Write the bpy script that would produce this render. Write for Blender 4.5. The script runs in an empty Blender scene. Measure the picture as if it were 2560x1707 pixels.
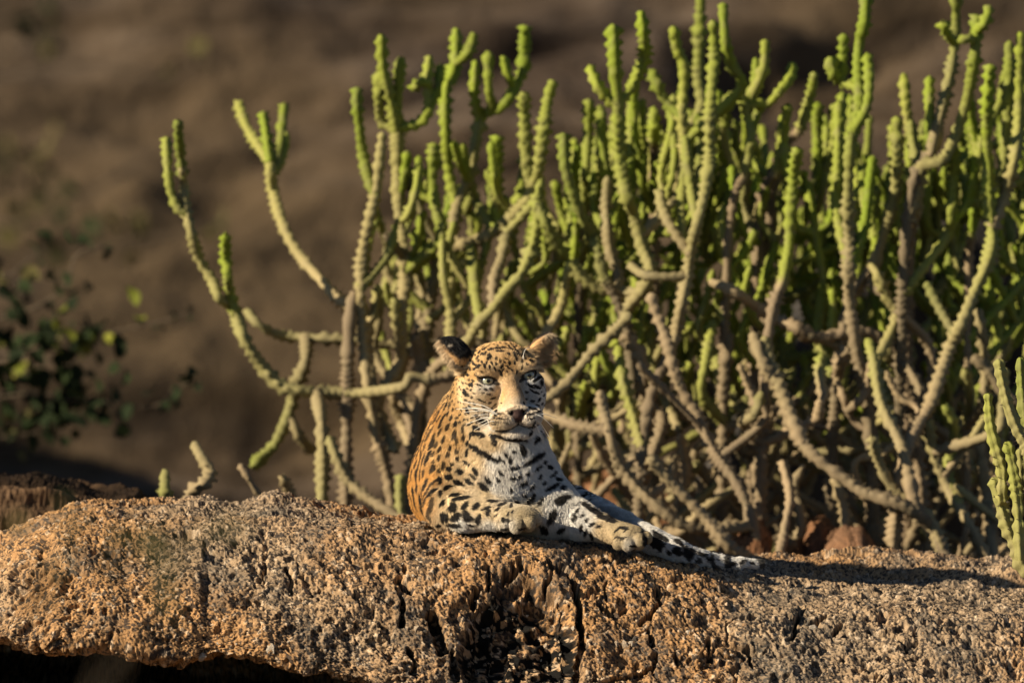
import bpy, bmesh, math, random
import numpy as np
from mathutils import Vector, Matrix

# ------------------------------------------------------------------ camera, sky, sun, exposure
scene = bpy.context.scene
PITCH = math.radians(2.0)
DIST = 20.0
FPX = 22000.0            # focal length in photograph pixels (2560 wide)
CP, SP = math.cos(PITCH), math.sin(PITCH)
CAM = np.array([0.0, -DIST * CP, DIST * SP])
FW = np.array([0.0, CP, -SP]); UPV = np.array([0.0, SP, CP])

cam_data = bpy.data.cameras.new('camera')
cam = bpy.data.objects.new('camera', cam_data)
scene.collection.objects.link(cam)
cam.location = CAM
cam.rotation_euler = (math.pi / 2 - PITCH, 0, 0)
cam_data.sensor_width = 36.0
cam_data.lens = 36.0 * FPX / 2560.0
cam_data.clip_start = 0.5
cam_data.clip_end = 2000.0
cam_data.dof.use_dof = True
cam_data.dof.focus_distance = 19.9
cam_data.dof.aperture_fstop = cam_data.lens / 78.0
scene.camera = cam

SUN_EL, SUN_AZ = math.radians(24.0), math.radians(65.0)     # low, from the left and behind the camera
SUN = np.array([-math.sin(SUN_AZ) * math.cos(SUN_EL), -math.cos(SUN_AZ) * math.cos(SUN_EL), math.sin(SUN_EL)])
world = bpy.data.worlds.new('World'); scene.world = world
world.use_nodes = True
wn = world.node_tree.nodes; wl = world.node_tree.links
for n in list(wn): wn.remove(n)
wo = wn.new('ShaderNodeOutputWorld'); bg = wn.new('ShaderNodeBackground'); sky = wn.new('ShaderNodeTexSky')
sky.sky_type = 'NISHITA'; sky.sun_disc = False
sky.sun_elevation = SUN_EL
sky.altitude = 2500.0; sky.air_density = 0.8; sky.dust_density = 0.3
sky.sun_rotation = math.atan2(SUN[0], SUN[1])
bg.inputs['Strength'].default_value = 0.05
wl.new(sky.outputs[0], bg.inputs['Color']); wl.new(bg.outputs[0], wo.inputs[0])
sun_data = bpy.data.lights.new('sun', 'SUN'); sun_data.energy = 5.0; sun_data.angle = math.radians(0.5)
sun_data.color = (1.0, 0.87, 0.66)
sun_obj = bpy.data.objects.new('sun', sun_data); scene.collection.objects.link(sun_obj)
sun_obj.rotation_euler = Vector(-SUN).to_track_quat('-Z', 'Y').to_euler()
scene.view_settings.view_transform = 'Standard'
scene.view_settings.look = 'None'
scene.view_settings.gamma = 1.0
scene.view_settings.use_curve_mapping = False
scene.view_settings.exposure = 0.70
try:
    scene.cycles.max_bounces = 6; scene.cycles.diffuse_bounces = 1; scene.cycles.glossy_bounces = 2
    scene.cycles.transparent_max_bounces = 6
except Exception: pass

# ------------------------------------------------------------------ helpers
rng = np.random.default_rng(7); random.seed(7)
COL = scene.collection
def at(px, py, y=0.0):
    """world point on the photograph's sight line (px, py) at world depth y"""
    a = (px - 1280.0) / FPX; b = (853.5 - py) / FPX
    d = FW + np.array([a, 0, 0]) + b * UPV
    t = (y - CAM[1]) / d[1]
    return CAM + t * d
def proj(P):
    q = P - CAM
    dep = q @ FW
    return 1280.0 + q[..., 0] / dep * FPX, 853.5 - (q @ UPV) / dep * FPX
def pxm(y): return (DIST + y) / FPX          # metres per photograph pixel at depth y

def hashn(*k):
    h = np.zeros(np.broadcast(*k).shape, dtype=np.uint32)
    for i, a in enumerate(k):
        h = (h ^ (a.astype(np.int64).astype(np.uint32) * np.uint32([374761393, 668265263, 2147483647 ^ 97531, 1274126177][i]))) * np.uint32(2246822519)
        h ^= h >> np.uint32(15)
    h = h * np.uint32(3266489917); h ^= h >> np.uint32(16)
    return h.astype(np.float64) / 4294967295.0
def vnoise2(x, y, seed=0):
    xi = np.floor(x); yi = np.floor(y); fx = x - xi; fy = y - yi
    u = fx * fx * fx * (fx * (fx * 6 - 15) + 10); v = fy * fy * fy * (fy * (fy * 6 - 15) + 10)
    s = np.full_like(xi, seed)
    a = hashn(xi, yi, s); b = hashn(xi + 1, yi, s); c = hashn(xi, yi + 1, s); d = hashn(xi + 1, yi + 1, s)
    return (a * (1 - u) + b * u) * (1 - v) + (c * (1 - u) + d * u) * v
def fbm2(x, y, oct=4, seed=0, gain=0.5):
    s = 0; amp = 1; tot = 0
    for i in range(oct):
        s = s + amp * vnoise2(x * 2 ** i + 17.3 * i, y * 2 ** i - 9.1 * i, seed + i); tot += amp; amp *= gain
    return s / tot * 2 - 1
def vnoise3(x, y, z, seed=0):
    xi = np.floor(x); yi = np.floor(y); zi = np.floor(z); fx, fy, fz = x - xi, y - yi, z - zi
    u = fx * fx * (3 - 2 * fx); v = fy * fy * (3 - 2 * fy); w = fz * fz * (3 - 2 * fz)
    s = np.full_like(xi, seed)
    r = 0
    for dx in (0, 1):
        for dy in (0, 1):
            for dz in (0, 1):
                r = r + hashn(xi + dx, yi + dy, zi + dz, s) * (u if dx else 1 - u) * (v if dy else 1 - v) * (w if dz else 1 - w)
    return r * 2 - 1
def worley2(x, y, seed=0):
    """F1, F2, id of the nearest cell"""
    xi = np.floor(x); yi = np.floor(y)
    f1 = np.full(x.shape, 9.0); f2 = np.full(x.shape, 9.0); cid = np.zeros(x.shape)
    for dx in (-1, 0, 1):
        for dy in (-1, 0, 1):
            cx, cy = xi + dx, yi + dy
            s = np.full_like(cx, seed)
            d = np.hypot(cx + hashn(cx, cy, s) - x, cy + hashn(cx, cy, s + 1) - y)
            i = hashn(cx, cy, s + 2)
            nb = d < f1
            f2 = np.where(nb, f1, np.minimum(f2, d)); cid = np.where(nb, i, cid); f1 = np.where(nb, d, f1)
    return f1, f2, cid
def sstep(a, b, x):
    t = np.clip((x - a) / (b - a), 0, 1); return t * t * (3 - 2 * t)

def mesh_obj(name, V, F, mat=None, parent=None, smooth=True, attrs=None):
    me = bpy.data.meshes.new(name)
    V = np.asarray(V, dtype=np.float32); 
    if isinstance(F, np.ndarray):
        k = F.shape[1]; nf = len(F)
        me.vertices.add(len(V)); me.vertices.foreach_set('co', V.ravel())
        me.loops.add(nf * k); me.loops.foreach_set('vertex_index', F.astype(np.int32).ravel())
        me.polygons.add(nf); me.polygons.foreach_set('loop_start', np.arange(0, nf * k, k, dtype=np.int32))
        me.update(calc_edges=True)
    else:
        me.from_pydata([tuple(map(float, v)) for v in V], [], F)
    if smooth: me.polygons.foreach_set('use_smooth', np.ones(len(me.polygons), dtype=bool))
    for an, arr in (attrs or {}).items():
        arr = np.asarray(arr, dtype=np.float32)
        if arr.ndim == 1:
            a = me.attributes.new(an, 'FLOAT', 'POINT'); a.data.foreach_set('value', arr)
        else:
            a = me.attributes.new(an, 'FLOAT_COLOR', 'POINT')
            a.data.foreach_set('color', np.c_[arr[:, :3], np.ones(len(arr))].astype(np.float32).ravel())
    if mat: me.materials.append(mat)
    o = bpy.data.objects.new(name, me); COL.objects.link(o)
    if parent: o.parent = parent
    return o
def tag(o, label=None, cat=None, group=None, kind=None):
    if label: o['label'] = label
    if cat: o['category'] = cat
    if group: o['group'] = group
    if kind: o['kind'] = kind
    return o
def empty(name, loc):
    o = bpy.data.objects.new(name, None); COL.objects.link(o); o.location = Vector(loc); o.empty_display_size = 0.1
    return o
def grid_faces(nu, nv):
    i = np.arange(nu * nv).reshape(nu, nv)
    return np.stack([i[:-1, :-1], i[1:, :-1], i[1:, 1:], i[:-1, 1:]], -1).reshape(-1, 4)
def catmull(P, n):
    P = np.asarray(P, dtype=float)
    if len(P) == 2: 
        t = np.linspace(0, 1, n)[:, None]; return P[0] * (1 - t) + P[1] * t
    Q = np.vstack([2 * P[0] - P[1], P, 2 * P[-1] - P[-2]])
    d = np.r_[0, np.cumsum(np.linalg.norm(np.diff(P, axis=0), axis=1))]
    s = np.linspace(0, d[-1], n); k = np.clip(np.searchsorted(d, s, side='right') - 1, 0, len(P) - 2)
    t = ((s - d[k]) / np.maximum(d[k + 1] - d[k], 1e-9))[:, None]
    p0, p1, p2, p3 = Q[k], Q[k + 1], Q[k + 2], Q[k + 3]
    return 0.5 * (2 * p1 + (p2 - p0) * t + (2 * p0 - 5 * p1 + 4 * p2 - p3) * t ** 2 + (3 * p1 - p0 - 3 * p2 + p3) * t ** 3)

def new_mat(name):
    m = bpy.data.materials.new(name); m.use_nodes = True
    nt = m.node_tree; b = nt.nodes['Principled BSDF']
    return m, nt, b
def nd(nt, t, **kw):
    n = nt.nodes.new(t)
    for k, v in kw.items(): setattr(n, k, v)
    return n
def mixc(nt, fac, a, b, blend='MIX'):
    n = nt.nodes.new('ShaderNodeMix'); n.data_type = 'RGBA'; n.blend_type = blend
    for i, v in ((0, fac), (6, a), (7, b)):
        if hasattr(v, 'is_linked') or isinstance(v, bpy.types.NodeSocket): nt.links.new(v, n.inputs[i])
        elif isinstance(v, (tuple, list)): n.inputs[i].default_value = tuple(v) + ((1,) if len(v) == 3 else ())
        else: n.inputs[i].default_value = v
    return n.outputs[2]
def ramp(nt, fac, stops):
    n = nt.nodes.new('ShaderNodeValToRGB')
    while len(n.color_ramp.elements) < len(stops): n.color_ramp.elements.new(0.5)
    for e, (p, c) in zip(n.color_ramp.elements, stops):
        e.position = p; e.color = tuple(c) + (1,) if len(c) == 3 else c
    nt.links.new(fac, n.inputs[0]); return n.outputs[0]
def noise(nt, scale, detail=4, rough=0.6, coord=None):
    n = nt.nodes.new('ShaderNodeTexNoise'); n.inputs['Scale'].default_value = scale
    n.inputs['Detail'].default_value = detail; n.inputs['Roughness'].default_value = rough
    if coord is not None: nt.links.new(coord, n.inputs['Vector'])
    return n.outputs['Fac']
def bump(nt, b, h, strength, dist):
    n = nt.nodes.new('ShaderNodeBump'); n.inputs['Strength'].default_value = strength; n.inputs['Distance'].default_value = dist
    nt.links.new(h, n.inputs['Height']); nt.links.new(n.outputs[0], b.inputs['Normal'])
def obj_coord(nt): return nt.nodes.new('ShaderNodeTexCoord').outputs['Object']

# rock material: mineral colour comes per grain (attribute), fine speckle and relief from noise
def rock_material(name, dark=1.0):
    m, nt, b = new_mat(name)
    co = obj_coord(nt)
    at_ = nd(nt, 'ShaderNodeAttribute', attribute_name='Col')
    n1 = noise(nt, 420, 3, 0.7, co); sp = ramp(nt, n1, [(0.30, (0.45, 0.45, 0.45)), (0.52, (1, 1, 1)), (0.75, (1.35, 1.3, 1.2))])
    c = mixc(nt, 1.0, at_.outputs['Color'], sp, 'MULTIPLY')
    nt.links.new(c, b.inputs['Base Color'])
    b.inputs['Roughness'].default_value = 0.9; b.inputs['Specular IOR Level'].default_value = 0.12
    bump(nt, b, noise(nt, 300, 5, 0.75, co), 0.7, 0.003)
    return m
M_ROCK = rock_material('granite')

def hill_material():
    m, nt, b = new_mat('hill_rock')
    co = obj_coord(nt)
    mp = nd(nt, 'ShaderNodeMapping'); mp.inputs['Rotation'].default_value = (0, math.radians(20), 0); mp.inputs['Scale'].default_value = (0.16, 1.0, 1.3)
    nt.links.new(co, mp.inputs[0])
    a = noise(nt, 4.5, 6, 0.62, mp.outputs[0])
    c = ramp(nt, a, [(0.36, (0.024, 0.016, 0.011)), (0.46, (0.052, 0.036, 0.025)), (0.54, (0.076, 0.055, 0.040)), (0.64, (0.115, 0.086, 0.064))])
    b2 = noise(nt, 0.35, 2, 0.5, co)
    c = mixc(nt, ramp(nt, b2, [(0.4, (0, 0, 0)), (0.62, (1, 1, 1))]), c, (0.084, 0.058, 0.033), 'MIX')
    nt.links.new(c, b.inputs['Base Color']); b.inputs['Roughness'].default_value = 0.95; b.inputs['Specular IOR Level'].default_value = 0.1
    bump(nt, b, noise(nt, 6, 5, 0.7, co), 0.6, 0.1)
    return m

# ------------------------------------------------------------------ ground and hillside
GZ = -1.5
def ground_material():
    m, nt, b = new_mat('dry_soil')
    co = obj_coord(nt)
    c = ramp(nt, noise(nt, 1.5, 6, 0.65, co), [(0.3, (0.07, 0.05, 0.032)), (0.6, (0.15, 0.105, 0.065)), (0.8, (0.2, 0.15, 0.1))])
    nt.links.new(c, b.inputs['Base Color']); b.inputs['Roughness'].default_value = 0.95
    bump(nt, b, noise(nt, 14, 5, 0.7, co), 0.6, 0.05)
    return m
gx = np.r_[np.linspace(-900, -8, 12), np.linspace(-7, 7, 57), np.linspace(8, 900, 12)]
gy = np.r_[np.linspace(-900, -26, 8), np.linspace(-25, 24, 99), np.linspace(26, 900, 8)]
GX, GY = np.meshgrid(gx, gy, indexing='ij')
GZZ = GZ + 0.06 * fbm2(GX * 0.5, GY * 0.5, 4, 3)
ground = mesh_obj('ground', np.stack([GX, GY, GZZ], -1).reshape(-1, 3), grid_faces(len(gx), len(gy)), ground_material())
tag(ground, 'dry brown stony ground around the boulder', 'ground', kind='structure')

hx = np.r_[np.linspace(-160, -6, 24), np.linspace(-5.5, 5.5, 200), np.linspace(6, 160, 24)]
hs = np.r_[np.linspace(0, 7, 240), np.linspace(7.2, 140, 60)]           # run up the slope
HX, HS = np.meshgrid(hx, hs, indexing='ij')
zz = HS * 0.62
w = np.hypot(1, 0.62) * HS
ca, sa = math.cos(math.radians(20)), math.sin(math.radians(20))
U, Wd = HX * ca + w * sa, -HX * sa + w * ca            # strata rise to the right
rel = 0.17 * fbm2(U * 0.22, Wd * 0.9, 4, 21) + 0.15 * fbm2(U * 0.7, Wd * 2.4, 4, 22) + 0.05 * fbm2(HX * 3, w * 3, 3, 23) + 0.06 * fbm2(U * 0.9, Wd * 6.5, 3, 27)
ridge = np.abs(fbm2(U * 0.16 + 4, Wd * 0.55, 3, 25))
rel -= 0.13 * np.exp(-(ridge / 0.07) ** 2)
lip = 1.62 + 0.10 * fbm2(HX * 0.8, HX * 0, 3, 26) + 0.06 * HX
rel -= 0.3 * sstep(lip + 0.10, lip - 0.02, HS) * sstep(lip - 0.75, lip - 0.35, HS) * sstep(-0.1, -0.9, HX)
lip2 = 4.05 + 0.33 * (HX - 1.6)
rel -= 0.16 * sstep(lip2 + 0.08, lip2 - 0.02, HS) * sstep(lip2 - 0.45, lip2 - 0.2, HS) * sstep(0.7, 1.2, HX)
fade = sstep(0, 1.0, HS)
nrm = np.array([0, -0.62, 1]) / np.hypot(1, 0.62)
HP = np.stack([HX, 17.0 + HS, GZ - 0.3 + zz], -1) + nrm * (rel * (0.3 + 0.7 * fade))[..., None]
hill = mesh_obj('hillside', HP.reshape(-1, 3), grid_faces(len(hx), len(hs)), hill_material())
tag(hill, 'brown bare rock hillside rising behind the plants', 'hillside', kind='structure')

# ------------------------------------------------------------------ boulders
def interp(pts, x): 
    p = np.array(pts, dtype=float); return np.interp(x, p[:, 0], p[:, 1])
def rock_colour(xx, ss, cav, seed=0, warm=None):
    f1, f2, c1 = worley2(xx / 0.0088, ss / 0.0088, 31 + seed)
    g1, g2, c2 = worley2(xx / 0.0040, ss / 0.0040, 41 + seed)
    hue = np.clip(0.70 + 0.85 * fbm2(xx * 3.1, ss * 3.1, 4, 51 + seed), 0, 1)
    if warm is not None: hue = np.clip(hue + warm, 0, 1)
    tan = np.array([0.40, 0.275, 0.165]); orange = np.array([0.46, 0.25, 0.105]); grey = np.array([0.35, 0.26, 0.172]); pale = np.array([0.60, 0.46, 0.32]); dark = np.array([0.035, 0.032, 0.032])
    C = grey + (tan - grey) * np.clip(hue * 2, 0, 1)[..., None]
    C = C + (orange - C) * np.clip(hue * 2 - 1.05, 0, 0.9)[..., None]
    C = C * (0.84 + 0.5 * c1)[..., None]
    C = np.where((c1 > 0.91)[..., None], C * 0.35 + pale * 0.75, C)
    dk = ((c2 < 0.30) | (c1 < 0.10))
    C = np.where(dk[..., None], dark + 0.15 * C, C)
    C = C * (0.8 + 0.4 * c2)[..., None]
    C = C * 0.86
    lich = sstep(0.20, 0.5, fbm2(xx * 9, ss * 9, 4, 61 + seed)) * 0.45
    C = C * (1 - lich[..., None]) + np.array([0.09, 0.085, 0.075]) * lich[..., None]
    return C, (f1, f2, c1), (g1, g2, c2)

SIL = [(-2600, 1500), (-400, 1420), (-150, 1395), (0, 1362), (40, 1346), (100, 1305), (160, 1280), (230, 1268), (400, 1268), (470, 1258), (560, 1264), (680, 1256), (760, 1272), (850, 1277),
       (950, 1288), (1010, 1300), (1100, 1306), (1300, 1318), (1400, 1330), (1560, 1360), (1700, 1386), (1760, 1398), (1900, 1412), (2000, 1430), (2200, 1450), (2560, 1478), (2900, 1500)]
EDGE = [(-2600, 1620), (-400, 1590), (0, 1600), (100, 1614), (180, 1624), (300, 1612), (400, 1628), (470, 1664), (620, 1660), (760, 1688), (860, 1702), (1000, 1740), (1250, 1800), (2900, 1840)]
xs = np.r_[np.linspace(-3.6, -1.25, 70)[:-1], np.linspace(-1.25, 1.25, 1090), np.linspace(1.25, 1.75, 40)[1:]]
pxs = 1280 + xs / pxm(0.2)
sil = interp(SIL, pxs) + 5 * fbm2(pxs / 60.0, pxs * 0, 3, 5)
edg = interp(EDGE, pxs) + 8 * fbm2(pxs / 45.0, pxs * 0 + 3, 3, 6)
zt = np.array([at(p, s, 0.3)[2] for p, s in zip(pxs, sil)])
ze = np.array([at(p, s, -0.3)[2] for p, s in zip(pxs, edg)])
sl = interp([(0, 0.0), (1000, 0.0), (1400, 0.012), (1900, 0.03), (2560, 0.05)], pxs)
one = np.ones_like(xs)
mid = zt - 0.12 - sl
ctrl = [(1.9 * one, -1.7 * one), (1.5 * one, zt - 0.45), (1.1 * one, zt - 0.10), (0.6 * one, zt - 0.008), (0.3 * one, zt), (0.05 * one, zt - 0.010 - sl * 0.35),
        (-0.11 * one, zt - 0.038 - sl * 0.7), (-0.22 * one, mid), (-0.285 * one, mid * 0.55 + ze * 0.45), (-0.315 * one, mid * 0.15 + ze * 0.85), (-0.28 * one, ze), (-0.14 * one, ze - 0.004), (0.80 * one, ze - 0.015), (0.9 * one, ze - 0.08), (0.7 * one, ze - 0.13), (-0.40 * one, ze - 0.14), (-0.52 * one, ze - 0.22), (-0.5 * one, -1.9 * one)]  # closing points: unseen lower shelf added to keep light out of the recess
cnt = [5, 7, 12, 36, 46, 42, 62, 70, 70, 24, 16, 20, 8, 8, 20, 8, 6]
rows = []
for k in range(len(ctrl) - 1):
    p = [np.stack(ctrl[max(0, min(len(ctrl) - 1, k + j))], -1) for j in (-1, 0, 1, 2)]
    for t in np.linspace(0, 1, cnt[k], endpoint=False):
        q = 0.5 * (2 * p[1] + (p[2] - p[0]) * t + (2 * p[0] - 5 * p[1] + 4 * p[2] - p[3]) * t ** 2 + (3 * p[1] - p[0] - 3 * p[2] + p[3]) * t ** 3)
        rows.append(q)
R = np.stack(rows, 1)                                    # (nx, nv, 2)
B = np.concatenate([np.repeat(xs[:, None, None], R.shape[1], 1), R], -1)
def grid_normals(P):
    du = np.gradient(P, axis=0); dv = np.gradient(P, axis=1)
    n = np.cross(du, dv); n /= np.maximum(np.linalg.norm(n, axis=-1, keepdims=True), 1e-12); return n
NB = grid_normals(B)
if NB[len(xs) // 2, 190, 1] > 0: NB = -NB
S = np.zeros(B.shape[:2]); S[:, 1:] = np.cumsum(np.linalg.norm(np.diff(R, axis=1), axis=-1), axis=1)
S = S - S[:, [190]] + 1.0
XX = B[..., 0]
h = 0.030 * fbm2(XX * 3.2, S * 3.2, 3, 71) + 0.013 * fbm2(XX * 11, S * 11, 3, 72) + 0.0085 * fbm2(XX * 34, S * 34, 5, 73, 0.68)
COLR, W1, W2 = rock_colour(XX, S, None)
k1, k2, kc = worley2(XX / 0.028 + 0.6 * fbm2(XX * 30, S * 30, 2, 81), S / 0.028 + 0.6 * fbm2(XX * 30, S * 30, 2, 82), 83)
h += 0.004 * (kc - 0.5) + 0.004 * np.sqrt(np.clip(k2 - k1, 0, 1)) - 0.004
h += 0.0020 * (W1[2] - 0.45) + 0.0030 * np.sqrt(np.clip(W1[1] - W1[0], 0, 1))
h += 0.0022 * np.sqrt(np.clip(W2[1] - W2[0], 0, 1)) + 0.0018 * (W2[2] - 0.5)
cr = np.abs(fbm2(XX * 9 + 0.5 * fbm2(XX * 20, S * 20, 3, 91), S * 9 + 3, 3, 92)); crm = sstep(0.05, 0.35, fbm2(XX * 4, S * 4, 2, 93))
h -= 0.016 * np.exp(-(cr / 0.03) ** 2) * crm
pit = sstep(0.42, 0.72, fbm2(XX * 32, S * 32, 4, 95) * 1.6)
h -= 0.013 * pit
# traced holes, cracks and the worn hollow, in photograph pixels on the undisplaced face
PX, PY = proj(B)
wx = 14 * fbm2(XX * 35, S * 35, 4, 101, 0.6); wy = 14 * fbm2(XX * 35 + 40, S * 35, 4, 102, 0.6)
QX, QY = PX + wx, PY + wy
face = sstep(0.0, -0.1, B[..., 1])
def seg_d(ax, ay, bx, by):
    vx, vy = bx - ax, by - ay; L = vx * vx + vy * vy + 1e-6
    t = np.clip(((QX - ax) * vx + (QY - ay) * vy) / L, 0, 1)
    return np.hypot(QX - ax - t * vx, QY - ay - t * vy)
HOLES = [([(1010, 1418), (1008, 1428)], 6, .03), ([(1000, 1450), (1025, 1475)], 13, .06), ([(998, 1475), (1004, 1520), (1006, 1560)], 8, .05), ([(1082, 1542), (1092, 1560), (1100, 1590), (1108, 1622)], 17, .08),
         ([(1380, 1420), (1420, 1440), (1436, 1480), (1450, 1530), (1456, 1600), (1446, 1660), (1432, 1720)], 10, .08),
         ([(1270, 1446), (1292, 1430)], 11, .06), ([(1212, 1432), (1224, 1436)], 12, .06), ([(1304, 1420), (1308, 1430)], 7, .04), ([(1222, 1452), (1214, 1476)], 7, .05), ([(1372, 1455), (1364, 1484)], 9, .06),
         ([(1190, 1475), (1184, 1512)], 7, .05), ([(1322, 1475), (1336, 1505), (1340, 1560)], 13, .07), ([(1288, 1510), (1300, 1540)], 12, .07), ([(1232, 1540), (1224, 1600)], 15, .08), ([(1250, 1590), (1250, 1720)], 22, .09),
         ([(1300, 1560), (1322, 1625)], 13, .07), ([(1180, 1645), (1240, 1705)], 22, .08), ([(1292, 1650), (1302, 1715)], 19, .08), ([(1352, 1600), (1384, 1645)], 12, .06), ([(1400, 1560), (1420, 1620)], 12, .06), ([(1340, 1690), (1410, 1690)], 16, .07),
         ([(1130, 1630), (1140, 1690)], 12, .05), ([(1030, 1625), (1036, 1680)], 9, .05), ([(1640, 1630), (1636, 1664), (1600, 1685), (1530, 1697), (1480, 1700)], 5, .035), ([(1626, 1570), (1631, 1612)], 7, .045), ([(1655, 1485), (1640, 1522), (1602, 1560)], 6, .04),
         ([(1500, 1518), (1532, 1536)], 7, .04), ([(1552, 1531), (1566, 1524)], 6, .03), ([(1516, 1455), (1515, 1500)], 3.5, .025), ([(2012, 1512), (1992, 1556), (1974, 1602)], 7, .05), ([(2066, 1540), (2030, 1548)], 6, .04), ([(1870, 1610), (1882, 1655)], 6, .04),
         ([(1768, 1600), (1776, 1650)], 6, .04), ([(2100, 1560), (2090, 1580)], 8, .04), ([(718, 1418), (722, 1440), (732, 1472)], 5, .035), ([(660, 1414), (665, 1446)], 3.5, .025), ([(2170, 1580), (2240, 1600), (2290, 1640)], 5, .03), ([(1985, 1480), (2010, 1500)], 8, .04), ([(1640, 1500), (1652, 1470)], 6, .03),
         ([(1690, 1630), (1700, 1660)], 6, .03)]
carve = np.zeros_like(h)
for pl, r, dp in HOLES:
    d = np.min([seg_d(*pl[i], *pl[i + 1]) for i in range(len(pl) - 1)], axis=0)
    carve = np.maximum(carve, 0.72 * dp * (1 - sstep(0.45 * r, 1.15 * r, d)))
hollow = 1 - sstep(0.72, 1.0, np.hypot((QX - 1300) / 165.0, (QY - 1650) / 215.0))
lump = np.clip(fbm2(XX * 17, S * 17, 3, 111) * 1.3, -0.6, 0.8)
carve = np.maximum(carve, hollow * (0.058 - 0.06 * lump))
h -= carve * face
# black lichen and soil plus painted shade in hollow and holes; pale grains stay clear
stain_shade = np.clip(hollow * 1.5, 0, 1) * sstep(-0.28, 0.05, fbm2(XX * 26 + 7, S * 26, 4, 121) + 0.55 * (np.clip((PY - 1440) / 200, 0, 1) - 0.45)) * sstep(1405, 1450, QY)
hole_shade = sstep(0.012, 0.035, carve) * (1 - hollow)  # shade painted inside the holes and cracks
stain_shade = np.clip(np.maximum(stain_shade, 0.85 * hole_shade) * face, 0, 1) * np.where(W1[2] > 0.70, 0.12, 1.0)
COLR = COLR * (1 - stain_shade[..., None]) + np.array([0.010, 0.009, 0.008]) * stain_shade[..., None]
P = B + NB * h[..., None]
# the overhang's recess is kept dark by the added shelf below it
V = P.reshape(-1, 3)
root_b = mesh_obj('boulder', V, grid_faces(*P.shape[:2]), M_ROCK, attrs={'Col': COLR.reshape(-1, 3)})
tag(root_b, 'broad rough tan granite boulder that the leopard lies on', 'boulder')
NP_ = grid_normals(P); NP_ = NP_ * np.sign((NP_ * NB).sum(-1, keepdims=True))

# crystals that stand proud of the boulder's face, each its own small piece
def crystal_mesh(seed):
    r = np.random.default_rng(seed)
    pts = r.normal(size=(13, 3)); pts /= np.linalg.norm(pts, axis=1, keepdims=True)
    pts *= np.array([1.0, 0.8, 0.62]) * r.uniform(0.85, 1.1, (13, 1))
    bm = bmesh.new()
    for p in pts: bm.verts.new(p)
    bmesh.ops.convex_hull(bm, input=bm.verts)
    for v in [v for v in bm.verts if not v.link_faces]: bm.verts.remove(v)
    me = bpy.data.meshes.new('crystal'); bm.to_mesh(me); bm.free()
    return me
def crystal_mat(i, c):
    m, nt, b = new_mat('crystal_%d' % i)
    co = obj_coord(nt)
    cc = ramp(nt, noise(nt, 3.0, 4, 0.7, co), [(0.3, tuple(0.5 * x for x in c)), (0.5, c), (0.75, tuple(1.2 * x for x in c))])
    nt.links.new(cc, b.inputs['Base Color']); b.inputs['Roughness'].default_value = 0.7
    bump(nt, b, noise(nt, 5, 4, 0.7, co), 0.5, 0.3)
    return m
CM = []
for i, c in enumerate([(0.50, 0.38, 0.26), (0.42, 0.29, 0.18), (0.44, 0.26, 0.13), (0.55, 0.45, 0.34)]):
    mt = crystal_mat(i, c)
    for s in range(3):
        me = crystal_mesh(200 + i * 10 + s); me.materials.append(mt); CM.append(me)
NPX, NPY = proj(P)
big = [(2038, 1555, 17), (1825, 1575, 11), (1720, 1582, 11), (1560, 1610, 15), (1577, 1606, 14), (1540, 1612, 12), (2100, 1588, 12), (1650, 1595, 10), (1380, 1520, 12), (1395, 1535, 11), (1260, 1465, 12), (1365, 1615, 10), (1190, 1600, 12), (1212, 1592, 10), (1040, 1570, 12), (1430, 1570, 9),
       (672, 1625, 22), (505, 1650, 18), (770, 1680, 22), (640, 1490, 14), (860, 1420, 10), (980, 1480, 9), (1700, 1480, 10), (2240, 1510, 9)]
ok = np.argwhere((NPX > -10) & (NPX < 2570) & (NPY > 1400) & (NPY < 1715) & (B[..., 1] < -0.14) & (np.arange(B.shape[1])[None] < sum(cnt[:10])))
picks = []
for (x, y, r) in big:
    j = np.argmin((NPX[ok[:, 0], ok[:, 1]] - x) ** 2 + (NPY[ok[:, 0], ok[:, 1]] - y) ** 2); picks.append((ok[j], r))
for j in rng.choice(len(ok), 240, replace=False): picks.append((ok[j], float(np.clip(rng.lognormal(1.6, 0.28), 3.5, 9))))
for n, ((i, j), r) in enumerate(picks):
    o = bpy.data.objects.new('crystal', CM[rng.integers(len(CM))]); COL.objects.link(o); o.parent = root_b
    rr = r * pxm(-0.25)
    nn = Vector(NP_[i, j]); q = nn.to_track_quat('Z', 'Y').to_matrix().to_4x4() @ Matrix.Rotation(rng.uniform(0, 6.3), 4, 'Z')
    o.matrix_local = Matrix.Translation(Vector(P[i, j]) - nn * rr * 0.22) @ q @ Matrix.Diagonal((rr, rr * rng.uniform(0.75, 1), rr * rng.uniform(0.7, 1), 1))

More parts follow.
